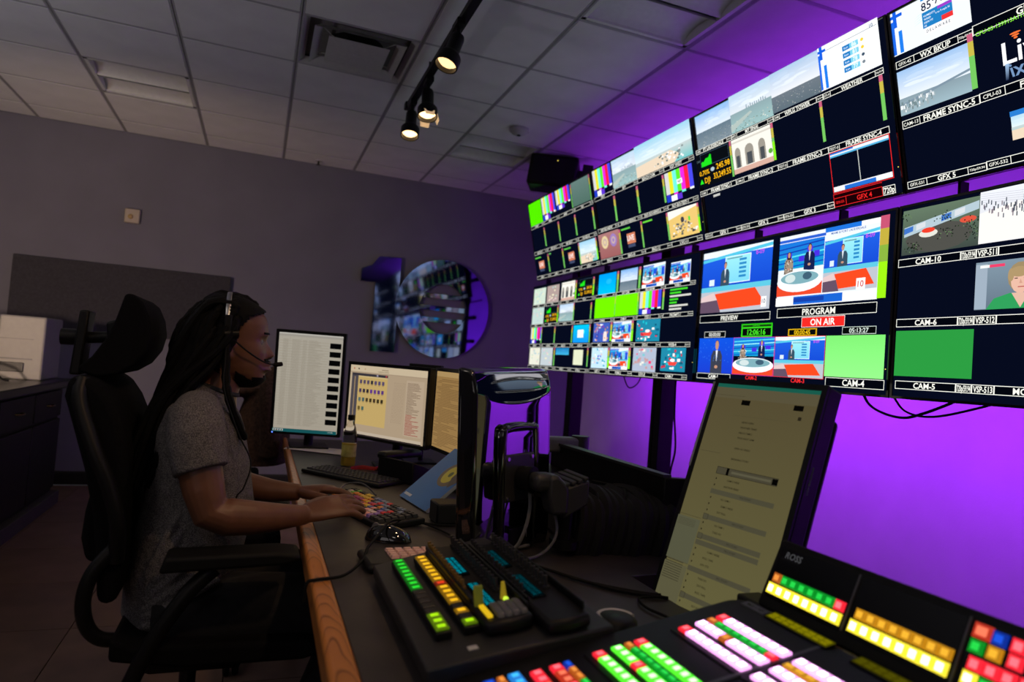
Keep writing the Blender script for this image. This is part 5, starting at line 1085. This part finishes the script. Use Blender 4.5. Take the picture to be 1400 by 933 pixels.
# ---------------------------------------------------------------- the seated person
Y0=1.93
def gauss(a,s): return math.exp(-(a/s)**2)
def interp(tab,z):
    if z<=tab[0][0]: return tab[0][1:]
    for a,b in zip(tab,tab[1:]):
        if z<=b[0]:
            t=(z-a[0])/(b[0]-a[0]); t=t*t*(3-2*t)*.5+t*.5; return [p+(q-p)*t for p,q in zip(a[1:],b[1:])]
    return tab[-1][1:]
# z, front x, back x, half width
HT=[(1.092,-.012,-.052,.012),(1.099,.004,-.060,.030),(1.106,.012,-.070,.040),(1.118,.019,-.095,.050),(1.131,.019,-.118,.057),(1.150,.021,-.135,.063),(1.172,.021,-.145,.068),(1.19,.020,-.152,.071),(1.214,.0165,-.157,.073),(1.237,.021,-.158,.0745),(1.257,.020,-.156,.075),(1.277,.013,-.150,.073),(1.293,.001,-.141,.067),(1.306,-.018,-.128,.056),(1.316,-.04,-.108,.038),(1.322,-.06,-.09,.018)]
def head_pt(th,z,off=0.0):
    xf,xb,w_=interp(HT,z); cx_=xb+(xf-xb)*.52; ca,sa=math.cos(th),math.sin(th)
    n_=2.35 if ca>0 else 2.0
    rad=(abs(ca)**n_+abs(sa)**n_)**(-1/n_)
    x=cx_+rad*ca*((xf-cx_) if ca>0 else (cx_-xb)); y=rad*sa*w_
    if ca>0:
        f=0
        # nose
        nz=0
        if 1.168<z<1.222:
            t=(1.222-z)/.054; nz=.031*(t**1.15)*(1 if z>1.180 else max(0,(z-1.168)/.012)); wn=.008+.010*t
            f+=nz*gauss(y,wn)
            if z<1.192: f+=.010*gauss(abs(y)-.016,.006)*gauss(z-1.181,.008)
        # lips, chin, brow, sockets, cheeks
        f+=.017*gauss(z-1.158,.0075)*gauss(y,.025)+.018*gauss(z-1.142,.007)*gauss(y,.022)-.003*gauss(z-1.150,.0022)*gauss(y,.024)
        f+=.004*gauss(z-1.115,.010)*gauss(y,.020)
        f+=.005*gauss(z-1.233,.007)*gauss(abs(y)-.028,.020)
        f-=.011*gauss(z-1.214,.011)*gauss(abs(y)-.032,.014)
        f+=.0075*gauss(z-1.2135,.0062)*gauss(abs(y)-.032,.0115)
        f+=.004*gauss(z-1.185,.014)*gauss(abs(y)-.045,.015)
        x+=f
    o=Vector((x,y,z)); c_=Vector((cx_,0,z)); d=(o-c_)
    if off:
        d.z=(z-1.215)*.35; d.normalize(); o=o+d*off
    return o
def head_mesh(b_,off=0.0,nz=64,nt=72):
    vs=[];zs=[1.092+(1.322-1.092)*k/(nz-1) for k in range(nz)]
    for z in zs:
        for k in range(nt):
            p=head_pt(2*PI*k/nt,z,off); vs.append((p.x,p.y+Y0,p.z))
    fs=[(i*nt+k,i*nt+(k+1)%nt,(i+1)*nt+(k+1)%nt,(i+1)*nt+k) for i in range(nz-1) for k in range(nt)]
    fs.append(tuple(range(nt-1,-1,-1))); fs.append(tuple((nz-1)*nt+k for k in range(nt))); b_.add(vs,fs,None,True)
def remeshed(b_,voxel,name,mt,parent,smooth=3):
    me=b_.mesh(name); o=bpy.data.objects.new(name,me); C.objects.link(o)
    m=o.modifiers.new('r','REMESH'); m.mode='VOXEL'; m.voxel_size=voxel; m.use_smooth_shade=True
    s=o.modifiers.new('s','SMOOTH'); s.iterations=smooth; s.factor=.5
    bpy.context.view_layer.update(); dg=bpy.context.evaluated_depsgraph_get()
    nm=bpy.data.meshes.new_from_object(o.evaluated_get(dg)); bpy.data.objects.remove(o); bpy.data.meshes.remove(me)
    nm.name=name; nm.materials.clear(); nm.materials.append(mt)
    nm.polygons.foreach_set('use_smooth',[True]*len(nm.polygons))
    o=bpy.data.objects.new(name,nm); C.objects.link(o); o.parent=parent
    if parent: o.location=-parent.location
    return o
def S(y): return y                                    # world y
SKIN=mat('brown_skin',(.15,.063,.034),.40,spec=.5,noise=.12,nscale=30,bump=.12,bscale=350)
pr=thing('person','seated man with long dreadlocks in a grey T-shirt and headset, both hands on a keyboard','person',(-.12,Y0,0))
b_=MB(); head_mesh(b_)
# neck, torso, legs
b_.tube([(-.085,Y0,1.17),(-.088,Y0,1.12),(-.100,Y0,1.08),(-.118,Y0,1.03)],[(.058,.056),(.056,.054),(.060,.060),(.085,.10)],24,up=(1,0,0))
b_.tube([(-.140,Y0,.50),(-.135,Y0,.60),(-.12,Y0,.72),(-.115,Y0,.82),(-.125,Y0,.92),(-.13,Y0,1.0),(-.125,Y0,1.05),(-.11,Y0,1.085)],[(.105,.145),(.11,.150),(.115,.15),(.115,.145),(.105,.155),(.09,.165),(.065,.12),(.04,.05)],28,up=(1,0,0))
def arm(s,P_):
    b_.tube([P_[0]]+P_[1:],P_R,20)
P_R=[.045,.052,.050,.046,.043,.044,.040,.034,.027,.024]
arm(-1,[(-.125,1.79,1.02),(-.122,1.745,1.005),(-.110,1.73,.93),(-.09,1.715,.86),(-.072,1.71,.812),(-.035,1.712,.800),(.02,1.725,.795),(.07,1.742,.792),(.12,1.765,.790),(.145,1.775,.790)])
arm(1,[(-.125,2.07,1.02),(-.122,2.115,1.005),(-.105,2.135,.93),(-.085,2.15,.86),(-.065,2.15,.812),(-.03,2.15,.795),(.02,2.14,.785),(.07,2.125,.780),(.12,2.112,.780),(.15,2.108,.780)])
def hand(O,yaw,pitch,s,curl,roll=0,sc_=1.0):
    # local: +x to the fingertips, y across (thumb at +y*s), z up (back of hand)
    T=Matrix.Translation(O)@Matrix.Rotation(R(yaw),4,'Z')@Matrix.Rotation(R(pitch),4,'Y')@Matrix.Rotation(R(roll),4,'X')@Matrix.Diagonal((sc_,sc_,sc_,1))
    q=MB(T)
    q.tube([(-.02,0,0),(.0,0,0),(.03,0,.002),(.06,0,.003),(.088,0,.0),(.096,0,-.002)],[(.016,.022),(.017,.027),(.0165,.036),(.015,.041),(.012,.041),(.006,.036)],20,up=(0,0,1))
    for k,(yy,L) in enumerate(((.030,.070),(.010,.080),(-.010,.075),(-.029,.058))):
        yy*=s; c_=curl[k]; p=Vector((.078,yy,.001)); pts=[tuple(p)]; a=-c_*.25
        for seg_,fr in ((0,.45),(1,.32),(2,.23)):
            p=p+Vector((math.cos(a)*L*fr,yy*.10*(1-seg_*.3),math.sin(a)*L*fr)); pts.append(tuple(p)); a-=c_*.45
        pts.insert(1,tuple((Vector(pts[0])+Vector(pts[1]))/2)); q.tube(bez(pts,3),[.0100]*4+[.0093]*3+[.0088]*3+[.0080]*2+[.0062],10)
    q.tube(bez([(.005,.018*s,-.004),(.03,.040*s,-.010),(.055,.052*s,-.014),(.078,.054*s,-.018)],3),[.015,.015,.014,.013,.012,.0115,.011,.010,.009,.007],10)
    b_.v_off=len(b_.v); o=len(b_.v); b_.v+=q.v; b_.f+=[tuple(o+i for i in f) for f in q.f]; b_.mi+=q.mi; b_.sm+=q.sm
hand((.145,1.778,.791),12,-11,1,(.85,.75,.72,.8),24,1.06)
hand((.155,2.106,.782),-10,-6,-1,(.6,.9,1.1,1.2),-8,1.04)
# ears
for s in (-1,1):
    b_.tube(bez([(-.072,Y0+s*.070,1.163),(-.070,Y0+s*.078,1.176),(-.078,Y0+s*.084,1.195),(-.074,Y0+s*.084,1.212),(-.062,Y0+s*.074,1.214),(-.062,Y0+s*.071,1.195)],4),.007,8)
    b_.tube([(-.070,Y0+s*.068,1.168),(-.070,Y0+s*.070,1.205)],[.010,.012],8)
remeshed(b_,.0032,'body',SKIN,pr,2)
# eyes
EW=mat('eye_white',(.22,.20,.19),.15,noise=.05); IR=mat('dark_iris',(.02,.01,.008),.1,noise=.05)
for s in (-1,1):
    c_=head_pt(0,1.214); ex=head_pt(math.atan2(s*.032*1.0,.075),1.2135)
    b_=MB(); n_=10; e=Vector((ex.x-.0108,Y0+s*.0315,1.2137)); vs=[];
    for i in range(n_+1):
        a=PI*i/n_
        for k in range(14):
            ph=2*PI*k/14; vs.append((e.x+.0118*math.cos(a),e.y+.0118*math.sin(a)*math.cos(ph),e.z+.0118*math.sin(a)*math.sin(ph)))
    fs=[(i*14+k,i*14+(k+1)%14,(i+1)*14+(k+1)%14,(i+1)*14+k) for i in range(n_) for k in range(14)]
    b_.add(vs[:14*3],[f for f in fs if max(f)<14*3],IR,True); b_.add(vs,[f for f in fs if max(f)>=14*3],EW,True)
    o=b_.build('eye',None,pr); o.location=-pr.location
HAIR=mat('black_hair',(.0016,.0014,.0014),.6,spec=.15,noise=.3,nscale=80,bump=.8,bscale=500)
def patch(cond,off,name,nz=90,nt=120,z0=1.094,z1=1.3215):
    b_=MB(); ids={}; vs=[]; fs=[]
    def vid(i,k):
        k%=nt
        if (i,k) not in ids: p=head_pt(2*PI*k/nt,z0+(z1-z0)*i/(nz-1),off); ids[(i,k)]=len(vs); vs.append((p.x,p.y+Y0,p.z))
        return ids[(i,k)]
    for i in range(nz-1):
        for k in range(nt):
            th=2*PI*(k+.5)/nt; z=z0+(z1-z0)*(i+.5)/(nz-1); p=head_pt(th,z)
            if cond(p.x,p.y,z): fs.append((vid(i,k),vid(i,k+1),vid(i+1,k+1),vid(i+1,k)))
    b_.add(vs,fs,None,True); o=b_.build(name,HAIR,pr); o.location=-pr.location
    sm=o.modifiers.new('s','SOLIDIFY'); sm.thickness=.002; sm.offset=-1; return o
patch(lambda x,y,z: (x>-.01 and z<1.128 and (z<1.122 or abs(y)<.02)) or (x<=-.01 and x>-.05 and z<1.112+(-.01-x)*.6) ,.0028,'beard')
patch(lambda x,y,z: x>.0 and 1.1625<z<1.1705+.002*(1-abs(y)/.03) and abs(y)<.032,.0022,'moustache')
patch(lambda x,y,z: x>-.005 and .012<abs(y)<.046 and 1.2345<z<1.2405-.12*max(0,abs(y)-.034),.0022,'eyebrows')
def hairline(x,y,z):
    if z>1.300: return True
    if x>-.002: return z>1.292 and abs(y)<.05
    if x>-.035: return z>1.272+(x+.035)*.5
    if x>-.062: return z>1.225+(x+.062)*1.6
    if x>-.085: return z>1.222
    return z>1.13
# scalp hair and locks
b_=MB(); vs=[];
o_=patch(hairline,.010,'scalp_hair',nz=70,nt=80); 
b_=MB(); r=random.Random(21)
def lock(p0,p1,p2,p3,rad): 
    P_=bez([p0,p1,p2,p3],7); rr_=[rad*(1+.16*math.sin(k*2.1+p0[1]*90)) for k in range(len(P_))]; rr_[-1]*=.6; b_.tube(P_,rr_,7)
for k in range(88):
    u=r.uniform(-1,1); back=r.random()
    th=PI/2+u*PI*.5+0
    ang=PI-u*PI*.56                              # around the back of the head
    z_=1.20+.112*back; h=head_pt(ang,min(z_,1.312),.012)
    p0=(h.x,h.y+Y0,h.z); sy=1 if h.y>=0 else -1
    yy=h.y*1.05+r.uniform(-.012,.012)
    dx=-.02-.035*(1-abs(u)*.6)
    p1=(min(h.x,-.07)-.018-.02*(1-abs(u)),yy*1.08+Y0,h.z-.05-.03*r.random())
    d_=r.uniform(0,1)
    p2=(-.155-.085*d_*(1-.25*abs(u)),yy*1.15+Y0,1.05+r.uniform(-.015,.015))
    p3=(-.195-.085*d_,yy*1.2+Y0,.88+r.uniform(-.05,.05))
    lock(p0,p1,p2,p3,r.uniform(.0085,.0115))
for k in range(34):                               # locks swept back over the crown
    y=-.066+.132*k/33; z1=1.318-.30*y*y*10*.5
    x0=-.012-abs(y)*.55
    lock((x0,y+Y0,1.296+.012*r.random()-abs(y)*.35),(-.06-abs(y)*.2,y*1.08+Y0,1.330-abs(y)*.42),(-.135,y*1.1+Y0,1.312-abs(y)*.35),(-.205,y*1.15+Y0,1.17-r.random()*.05),.0098)
for yy,xx in ((-.079,0),(-.086,.004)):            # braid falling in front of the shoulder
    lock((-.080+xx,Y0+yy,1.235),(-.074+xx,Y0+yy-.02,1.13),(-.060+xx,Y0+yy-.03,1.065),(-.020+xx*2,Y0+yy-.006,.965),.0088)
lock((-.075,Y0+.078,1.235),(-.08,Y0+.095,1.13),(-.075,Y0+.10,1.06),(-.03,Y0+.075,.98),.0088)
o=b_.build('dreadlocks',HAIR,pr); o.location=-pr.location
# T-shirt
shirt=bpy.data.materials.new('grey_knit_fabric'); shirt.use_nodes=True; nt_=shirt.node_tree; bs=nt_.nodes['Principled BSDF']; bs.inputs['Roughness'].default_value=.9; bs.inputs['Specular IOR Level'].default_value=.15
tc=nt_.nodes.new('ShaderNodeTexCoord'); ck=nt_.nodes.new('ShaderNodeTexVoronoi'); ck.inputs['Scale'].default_value=430; nt_.links.new(tc.outputs['Object'],ck.inputs['Vector'])
rp_=nt_.nodes.new('ShaderNodeValToRGB'); rp_.color_ramp.elements[0].color=(.30,.28,.28,1); rp_.color_ramp.elements[1].color=(.07,.065,.07,1); rp_.color_ramp.elements[1].position=.62; nt_.links.new(ck.outputs['Distance'],rp_.inputs[0]); nt_.links.new(rp_.outputs[0],bs.inputs['Base Color'])
nz_=nt_.nodes.new('ShaderNodeTexNoise'); nz_.inputs['Scale'].default_value=16; nz_.inputs['Detail'].default_value=3; nt_.links.new(tc.outputs['Object'],nz_.inputs['Vector']); bp_=nt_.nodes.new('ShaderNodeBump'); bp_.inputs['Strength'].default_value=.7; bp_.inputs['Distance'].default_value=.02; nt_.links.new(nz_.outputs['Fac'],bp_.inputs['Height']); nt_.links.new(bp_.outputs[0],bs.inputs['Normal'])
b_=MB()
b_.tube([(-.140,Y0,.515),(-.135,Y0,.60),(-.122,Y0,.70),(-.108,Y0,.79),(-.118,Y0,.90),(-.127,Y0,.98),(-.125,Y0,1.03),(-.118,Y0,1.065),(-.108,Y0,1.088)],[(.125,.165),(.13,.172),(.132,.172),(.132,.168),(.119,.172),(.110,.180),(.095,.165),(.075,.115),(.062,.068)],32,up=(1,0,0))
for s in (-1,1):
    b_.tube([(-.125,Y0+s*.11,1.035),(-.125,Y0+s*.165,1.018),(-.118,Y0+s*.195,.975),(-.108,Y0+s*.208,.93),(-.100,Y0+s*.215,.905)],[.055,.064,.064,.061,.060],24)
# fold ridges at the waist and shoulder
for k in range(7): b_.tube(bez([(-.02-.02*k,Y0-.15,.60+.035*k),(-.10-.01*k,Y0-.172,.57+.03*k),(-.2,Y0-.15,.53+.02*k)],5),.010,6)
remeshed(b_,.005,'t_shirt',shirt,pr,4)
b_=MB(); b_.tube([(-.100+.058*math.cos(a*PI/12),Y0+.060*math.sin(a*PI/12),1.088-.018*math.cos(a*PI/12)) for a in range(25)],.006,6,cap=False); o=b_.build('collar',mat('dark_collar',(.03,.03,.035),.8,noise=.2),pr); o.location=-pr.location
# trousers and shoes
TR=mat('black_denim',(.008,.008,.010),.9,noise=.3,nscale=60,bump=.3,bscale=400)
b_=MB()
b_.tube([(-.20,Y0,.535),(-.13,Y0,.535)],[(.075,.15),(.10,.16)],24,up=(0,0,1))
for s,kx,ax in ((-1,.28,.12),(1,.32,.20)):
    b_.tube([(-.17,Y0+s*.085,.53),(-.02,Y0+s*.10,.54),(.15,Y0+s*.11,.545),(kx-.04,Y0+s*.115,.535),(kx+.01,Y0+s*.115,.49),(kx-.01,Y0+s*.115,.38),((kx+ax)/2,Y0+s*.12,.25),(ax,Y0+s*.12,.10)],[.10,.095,.085,.075,.075,.068,.062,.058],22)
remeshed(b_,.006,'trousers',TR,pr,3)
for s,ax in ((-1,.12),(1,.20)):
    b_=MB(); b_.tube([(ax-.07,Y0+s*.12,.045),(ax,Y0+s*.12,.055),(ax+.08,Y0+s*.12,.045),(ax+.16,Y0+s*.12,.032),(ax+.19,Y0+s*.12,.028)],[(.035,.034),(.05,.040),(.042,.044),(.03,.044),(.015,.025)],16,up=(0,0,1)); b_.box((ax-.10,Y0+s*.12-.042,.001),(ax+.185,Y0+s*.12+.042,.018))
    o=b_.build('shoe',mat('black_shoe',(.01,.01,.01),.5,noise=.2),pr); o.location=-pr.location
# headset
hs=thing('headset','thin headset with a silver band and a boom microphone at the man\'s mouth','headset',(-.075,Y0,1.23))
def W(p): return (p[0]+.075,p[1]-Y0,p[2]-1.23)
b_=MB(); pts=[]
for k in range(21):
    a=PI*k/20; pts.append(W((-.078-.004*math.sin(a),Y0-.098*math.cos(a),1.232+.106*math.sin(a)**.72)))
b_.tube(pts,[(.0018,.006)]*21,8,up=(0,1,0)); b_.build('headband',CHR,hs)
for s in (-1,1):
    b_=MB(); b_.box(W((-.086,Y0+s*.099-.005,1.222)),W((-.068,Y0+s*.099+.005,1.275))); b_.build('slider',BLK,hs,bev=.003)
b_=MB(); b_.tube([W((-.082,Y0-.098,1.226)),W((-.050,Y0-.094,1.231))],[.011,.009],12); b_.build('earpiece',BLK,hs)
b_=MB(); b_.tube([W((-.082,Y0-.082,1.226)),W((-.082,Y0-.100,1.226))],.016,14); b_.build('ear_cushion',RUB,hs)
b_=MB(); b_.tube(bez([W((-.07,Y0-.094,1.222)),W((-.03,Y0-.088,1.19)),W((.015,Y0-.06,1.163)),W((.043,Y0-.03,1.157))],6),.0022,6); b_.build('boom',BLK,hs)
b_=MB(); b_.tube([W((.038,Y0-.030,1.157)),W((.044,Y0-.030,1.157)),W((.060,Y0-.028,1.160)),W((.063,Y0-.028,1.161))],[.003,.006,.006,.004],10); b_.build('microphone',RUB,hs)
cable([(-.078,1.834,1.222),(-.075,1.815,1.16),(-.07,1.79,1.09),(-.03,1.775,.99),(.005,1.772,.92),(-.005,1.762,.86),(-.02,1.765,.83),(.0,1.80,.76)],.0018,'thin headset cable hanging down the front of the grey T-shirt')
# ---------------------------------------------------------------- office chair
MESHF=mat('black_mesh_fabric',(.005,.005,.006),.85,spec=.1,noise=.3,nscale=200,bump=.4,bscale=700)
ch=thing('office_chair','black high-back office chair with a curved headrest under the seated man','chair',(-.12,Y0,0))
def w2(b): return Matrix.Translation((.12,-Y0,0))
CW=Matrix.Translation((.12,-Y0,0))
b_=MB(CW); poly=[(-.300,1.300),(-.284,1.302),(-.262,1.285),(-.245,1.25),(-.238,1.21),(-.246,1.17),(-.268,1.135),(-.30,1.112),(-.34,1.104),(-.374,1.112),(-.380,1.124),(-.355,1.15),(-.335,1.185),(-.318,1.225),(-.308,1.265)]
b_.prism(poly,Y0-.15,Y0+.15); b_.build('headrest',MESHF,ch,bev=.018,seg=4)
b_=MB(CW); b_.prism([(-.352,1.232),(-.335,1.240),(-.312,1.236),(-.318,1.20),(-.345,1.185)],Y0-.05,Y0+.05); b_.build('headrest_hinge',BLK,ch,bev=.006)
b_=MB(CW); b_.cyl((-.452,Y0,1.190),(-.40,Y0,1.191),.020,seg=16); b_.cyl((-.40,Y0,1.191),(-.335,Y0,1.198),.014,seg=14); b_.build('headrest_rod',BLK,ch)
b_=MB(CW); b_.prism([(-.422,1.10),(-.398,1.10),(-.390,1.258),(-.412,1.258)],Y0-.035,Y0+.035); b_.build('headrest_post',BLK,ch,bev=.005)
bk=[(-.345,1.118),(-.40,1.108),(-.408,1.06),(-.385,.99),(-.345,.90),(-.322,.82),(-.31,.74),(-.315,.68),(-.30,.62),(-.27,.60),(-.262,.68),(-.268,.76),(-.272,.84),(-.285,.92),(-.305,1.0),(-.315,1.06)]
bi=[(-.385,1.108),(-.345,1.108),(-.315,1.085),(-.29,1.05),(-.272,1.01),(-.255,.93),(-.25,.84),(-.248,.76),(-.245,.68),(-.25,.60),(-.29,.60),(-.30,.70),(-.315,.80),(-.34,.90),(-.372,1.0),(-.392,1.06)]
b_=MB(CW); b_.prism(bi,Y0-.20,Y0+.20); b_.build('backrest',MESHF,ch,bev=.02,seg=3)
for s in (-1,1):
    b_=MB(CW); b_.tube(bez([(-.360,Y0+s*.18,1.10),(-.358,Y0+s*.20,1.05),(-.318,Y0+s*.22,.95),(-.282,Y0+s*.225,.87),(-.258,Y0+s*.22,.78),(-.258,Y0+s*.20,.70)],6),.017,10); b_.build('back_frame',BLK,ch)
    b_=MB(CW); b_.tube(bez([(-.262,Y0+s*.20,.73),(-.298,Y0+s*.21,.68),(-.312,Y0+s*.21,.62),(-.303,Y0+s*.20,.56),(-.275,Y0+s*.19,.525),(-.22,Y0+s*.16,.505),(-.15,Y0+s*.12,.46)],6),.016,10); b_.build('lower_hoop',BLK,ch)
    b_=MB(CW); b_.tube(bez([(-.20,Y0+s*.27,.45),(-.16,Y0+s*.285,.55),(-.10,Y0+s*.285,.65),(-.05,Y0+s*.275,.70)],5),.018,10); b_.build('armrest_support',BLK,ch)
    b_=MB(CW); b_.prism([(-.16,.700),(.10,.712),(.132,.722),(.125,.737),(.08,.742),(-.15,.735)],Y0+s*.27-.045,Y0+s*.27+.045); b_.build('armrest_pad',RUB,ch,bev=.01,seg=3)
b_=MB(CW); b_.prism([(-.325,.86),(-.295,.88),(-.285,.76),(-.29,.68),(-.325,.69),(-.338,.74),(-.335,.80)],Y0-.17,Y0+.17); b_.build('lumbar_pad',MESHF,ch,bev=.015,seg=3)
b_=MB(CW); b_.prism([(-.25,.49),(-.10,.465),(.16,.465),(.20,.475),(.20,.495),(.16,.51),(-.2,.52),(-.25,.54)],Y0-.24,Y0+.24); b_.build('seat',MESHF,ch,bev=.02,seg=3)
b_=MB(CW); b_.box((-.20,Y0-.10,.39),(.03,Y0+.10,.45)); b_.build('tilt_mechanism',BLK,ch,bev=.02)
b_=MB(CW); b_.cyl((-.10,Y0,.10),(-.10,Y0,.30),.030,seg=16); b_.cyl((-.10,Y0,.24),(-.10,Y0,.40),.020,seg=14); b_.build('gas_column',STEEL,ch)
def star(ch,CW,cx_,cy_,rot=0,rad=.30):
    for k in range(5):
        a=rot+2*PI*k/5; ux,uy=math.cos(a),math.sin(a)
        b_=MB(CW); b_.tube([(cx_,cy_,.125),(cx_+ux*rad*.5,cy_+uy*rad*.5,.11),(cx_+ux*rad,cy_+uy*rad,.085)],[(.03,.035),(.022,.026),(.016,.020)],10,up=(0,0,1)); b_.build('base_arm',BLK,ch)
        b_=MB(CW); 
        for q in (-.016,.016):
            x,y=cx_+ux*rad-uy*q,cy_+uy*rad+ux*q; b_.tube([(x+uy*.008,y-ux*.008,.031),(x-uy*.008,y+ux*.008,.031)],.030,14)
        b_.cyl((cx_+ux*rad,cy_+uy*rad,.03),(cx_+ux*rad,cy_+uy*rad,.088),.008,seg=8); b_.build('caster',RUB,ch)
star(ch,CW,-.10,Y0,.4)
# second chair behind with a brown fleece jacket over its back
for CX,CY,LB in ((-.02,2.95,'dark office chair just behind the seated man, only its castors showing'),(-.10,4.02,'dark office chair at the far end of the desk under the brown jacket')):
  c2=thing('office_chair',LB,'chair',(CX,CY,0)); C2=Matrix.Translation((.02,-2.95,0))
  b_=MB(C2); b_.prism([(-.24,.50),(-.19,.50),(-.16,.99),(-.20,1.01)],2.75,3.15); b_.build('backrest',MESHF,c2,bev=.02); 
  b_=MB(C2); b_.box((-.22,2.72,.44),(.14,3.18,.50)); b_.build('seat',MESHF,c2,bev=.02)
  b_=MB(C2); b_.cyl((-.04,2.95,.10),(-.04,2.95,.44),.028,seg=14); b_.build('gas_column',STEEL,c2)
  b_=MB(C2); b_.tube([(-.14,2.95,.41),(-.2,2.95,.44),(-.225,2.95,.55)],.02,8); b_.build('back_bracket',BLK,c2)
  star(c2,C2,-.04,2.95,1.1,.27)
JK=mat('brown_fleece',(.060,.030,.018),.95,noise=.5,nscale=70,bump=1.0,bscale=260)
b_=MB(); r=random.Random(5); vs=[]; n1,n2=22,26
b_.tube([(.06,3.95,.58),(.055,3.95,.70),(.06,3.95,.84),(.075,3.95,.96),(.10,3.95,1.04),(.12,3.95,1.10)],[(.15,.20),(.15,.21),(.13,.20),(.11,.17),(.075,.12),(.03,.05)],26,up=(1,0,0))
for s in (-1,1): b_.tube(bez([(.07,3.95+s*.15,1.0),(.08,3.95+s*.21,.90),(.09,3.95+s*.22,.78),(.10,3.95+s*.2,.64)],5),.05,12)
b_.tube([(-.20,3.95,.93),(-.1,3.95,.96),(.05,3.95,.98)],[(.03,.14),(.04,.17),(.04,.15)],14,up=(0,0,1))
o=remeshed(b_,.008,'jacket',JK,None,2); tag(o,'brown fleece jacket heaped over the back of the far office chair','jacket')
# ---------------------------------------------------------------- left counter, white machine
DW=mat('near_black_cabinet',(.006,.005,.005),.5,noise=.15)
cab=thing('base_cabinet','dark base cabinets with small brass handles under the left counter','cabinet',(-1.28,4.3,0))
b_=MB(); b_.box((-.62,-1.9,.09),(0,1.28,.82)); b_.build('body',DW,cab,bev=.003)
b_=MB(); b_.box((-.60,-1.9,0),(.05,1.30,.09)); b_.build('plinth',mat('grey_plinth',(.06,.055,.055),.6,noise=.2),cab,bev=.004)
for k in range(5):
    y1=1.26-.62*k; b_=MB(); b_.box((0,y1-.60,.12),(.02,y1,.60)); d=b_.build('door',DW,cab,bev=.004)
    b_=MB(); b_.box((.0,y1-.60,.62),(.02,y1,.80)); dr=b_.build('drawer',DW,cab,bev=.004)
    b_=MB(); b_.tube(bez([(.02,y1-.25,.71),(.045,y1-.27,.71),(.045,y1-.33,.71),(.02,y1-.35,.71)],4),.005,8); b_.build('handle',mat('dull_brass',(.30,.20,.08),.35,metal=1,noise=.1),dr)
b_=MB(); b_.prism([(-1.95,2.4),(-1.22,2.4),(-1.205,5.63),(-1.95,5.63)],.82,.875,axis='z'); o=b_.build('countertop',mat('black_countertop',(.012,.012,.014),.3,noise=.15),None,bev=.012,seg=3); tag(o,'thick black countertop along the left side of the room','countertop')
t=thing('office_printer','white boxy office printer standing on the left counter','printer',(-1.50,5.35,.875))
b_=MB(); b_.box((-.30,-.18,0),(.20,.22,.41)); b_.build('body',mat('printer_white',(.30,.29,.28),.5,noise=.05),t,bev=.012,seg=3)
b_=MB(); b_.box((-.20,-.186,.13),(.14,-.179,.138)); b_.box((-.20,-.186,.26),(.14,-.179,.264)); b_.build('tray_seam',GRY,t)
b_=MB(); b_.box((-.10,-.19,.05),(.10,-.179,.11)); b_.build('output_slot',DGR,t,bev=.003)
b_=MB(); b_.box((-.14,-.187,.17),(-.08,-.18,.24)); b_.build('side_sticker',mat('pale_sticker',(.5,.48,.5),.5),t)
t=thing('counter_monitor','dark monitor edge cut by the left frame beside the white printer','monitor',(-1.56,4.95,.875))
b_=MB(); b_.box((-.30,-.02,.06),(-.02,.03,.42)); b_.build('casing',BLK,t,bev=.006); b_=MB(); b_.box((-.24,-.08,0),(-.08,.08,.012)); b_.cyl((-.16,0,.01),(-.16,0,.1),.02); b_.build('stand',BLK,t)
cable([(-1.75,4.9,.93),(-1.62,4.86,1.02),(-1.50,4.84,1.0),(-1.42,4.84,.90),(-1.38,4.85,.885)],.006,'upper black cable arching on the left counter')
cable([(-1.72,4.82,.90),(-1.60,4.80,.97),(-1.52,4.80,.94),(-1.47,4.82,.884)],.006,'lower black cable arching on the left counter')
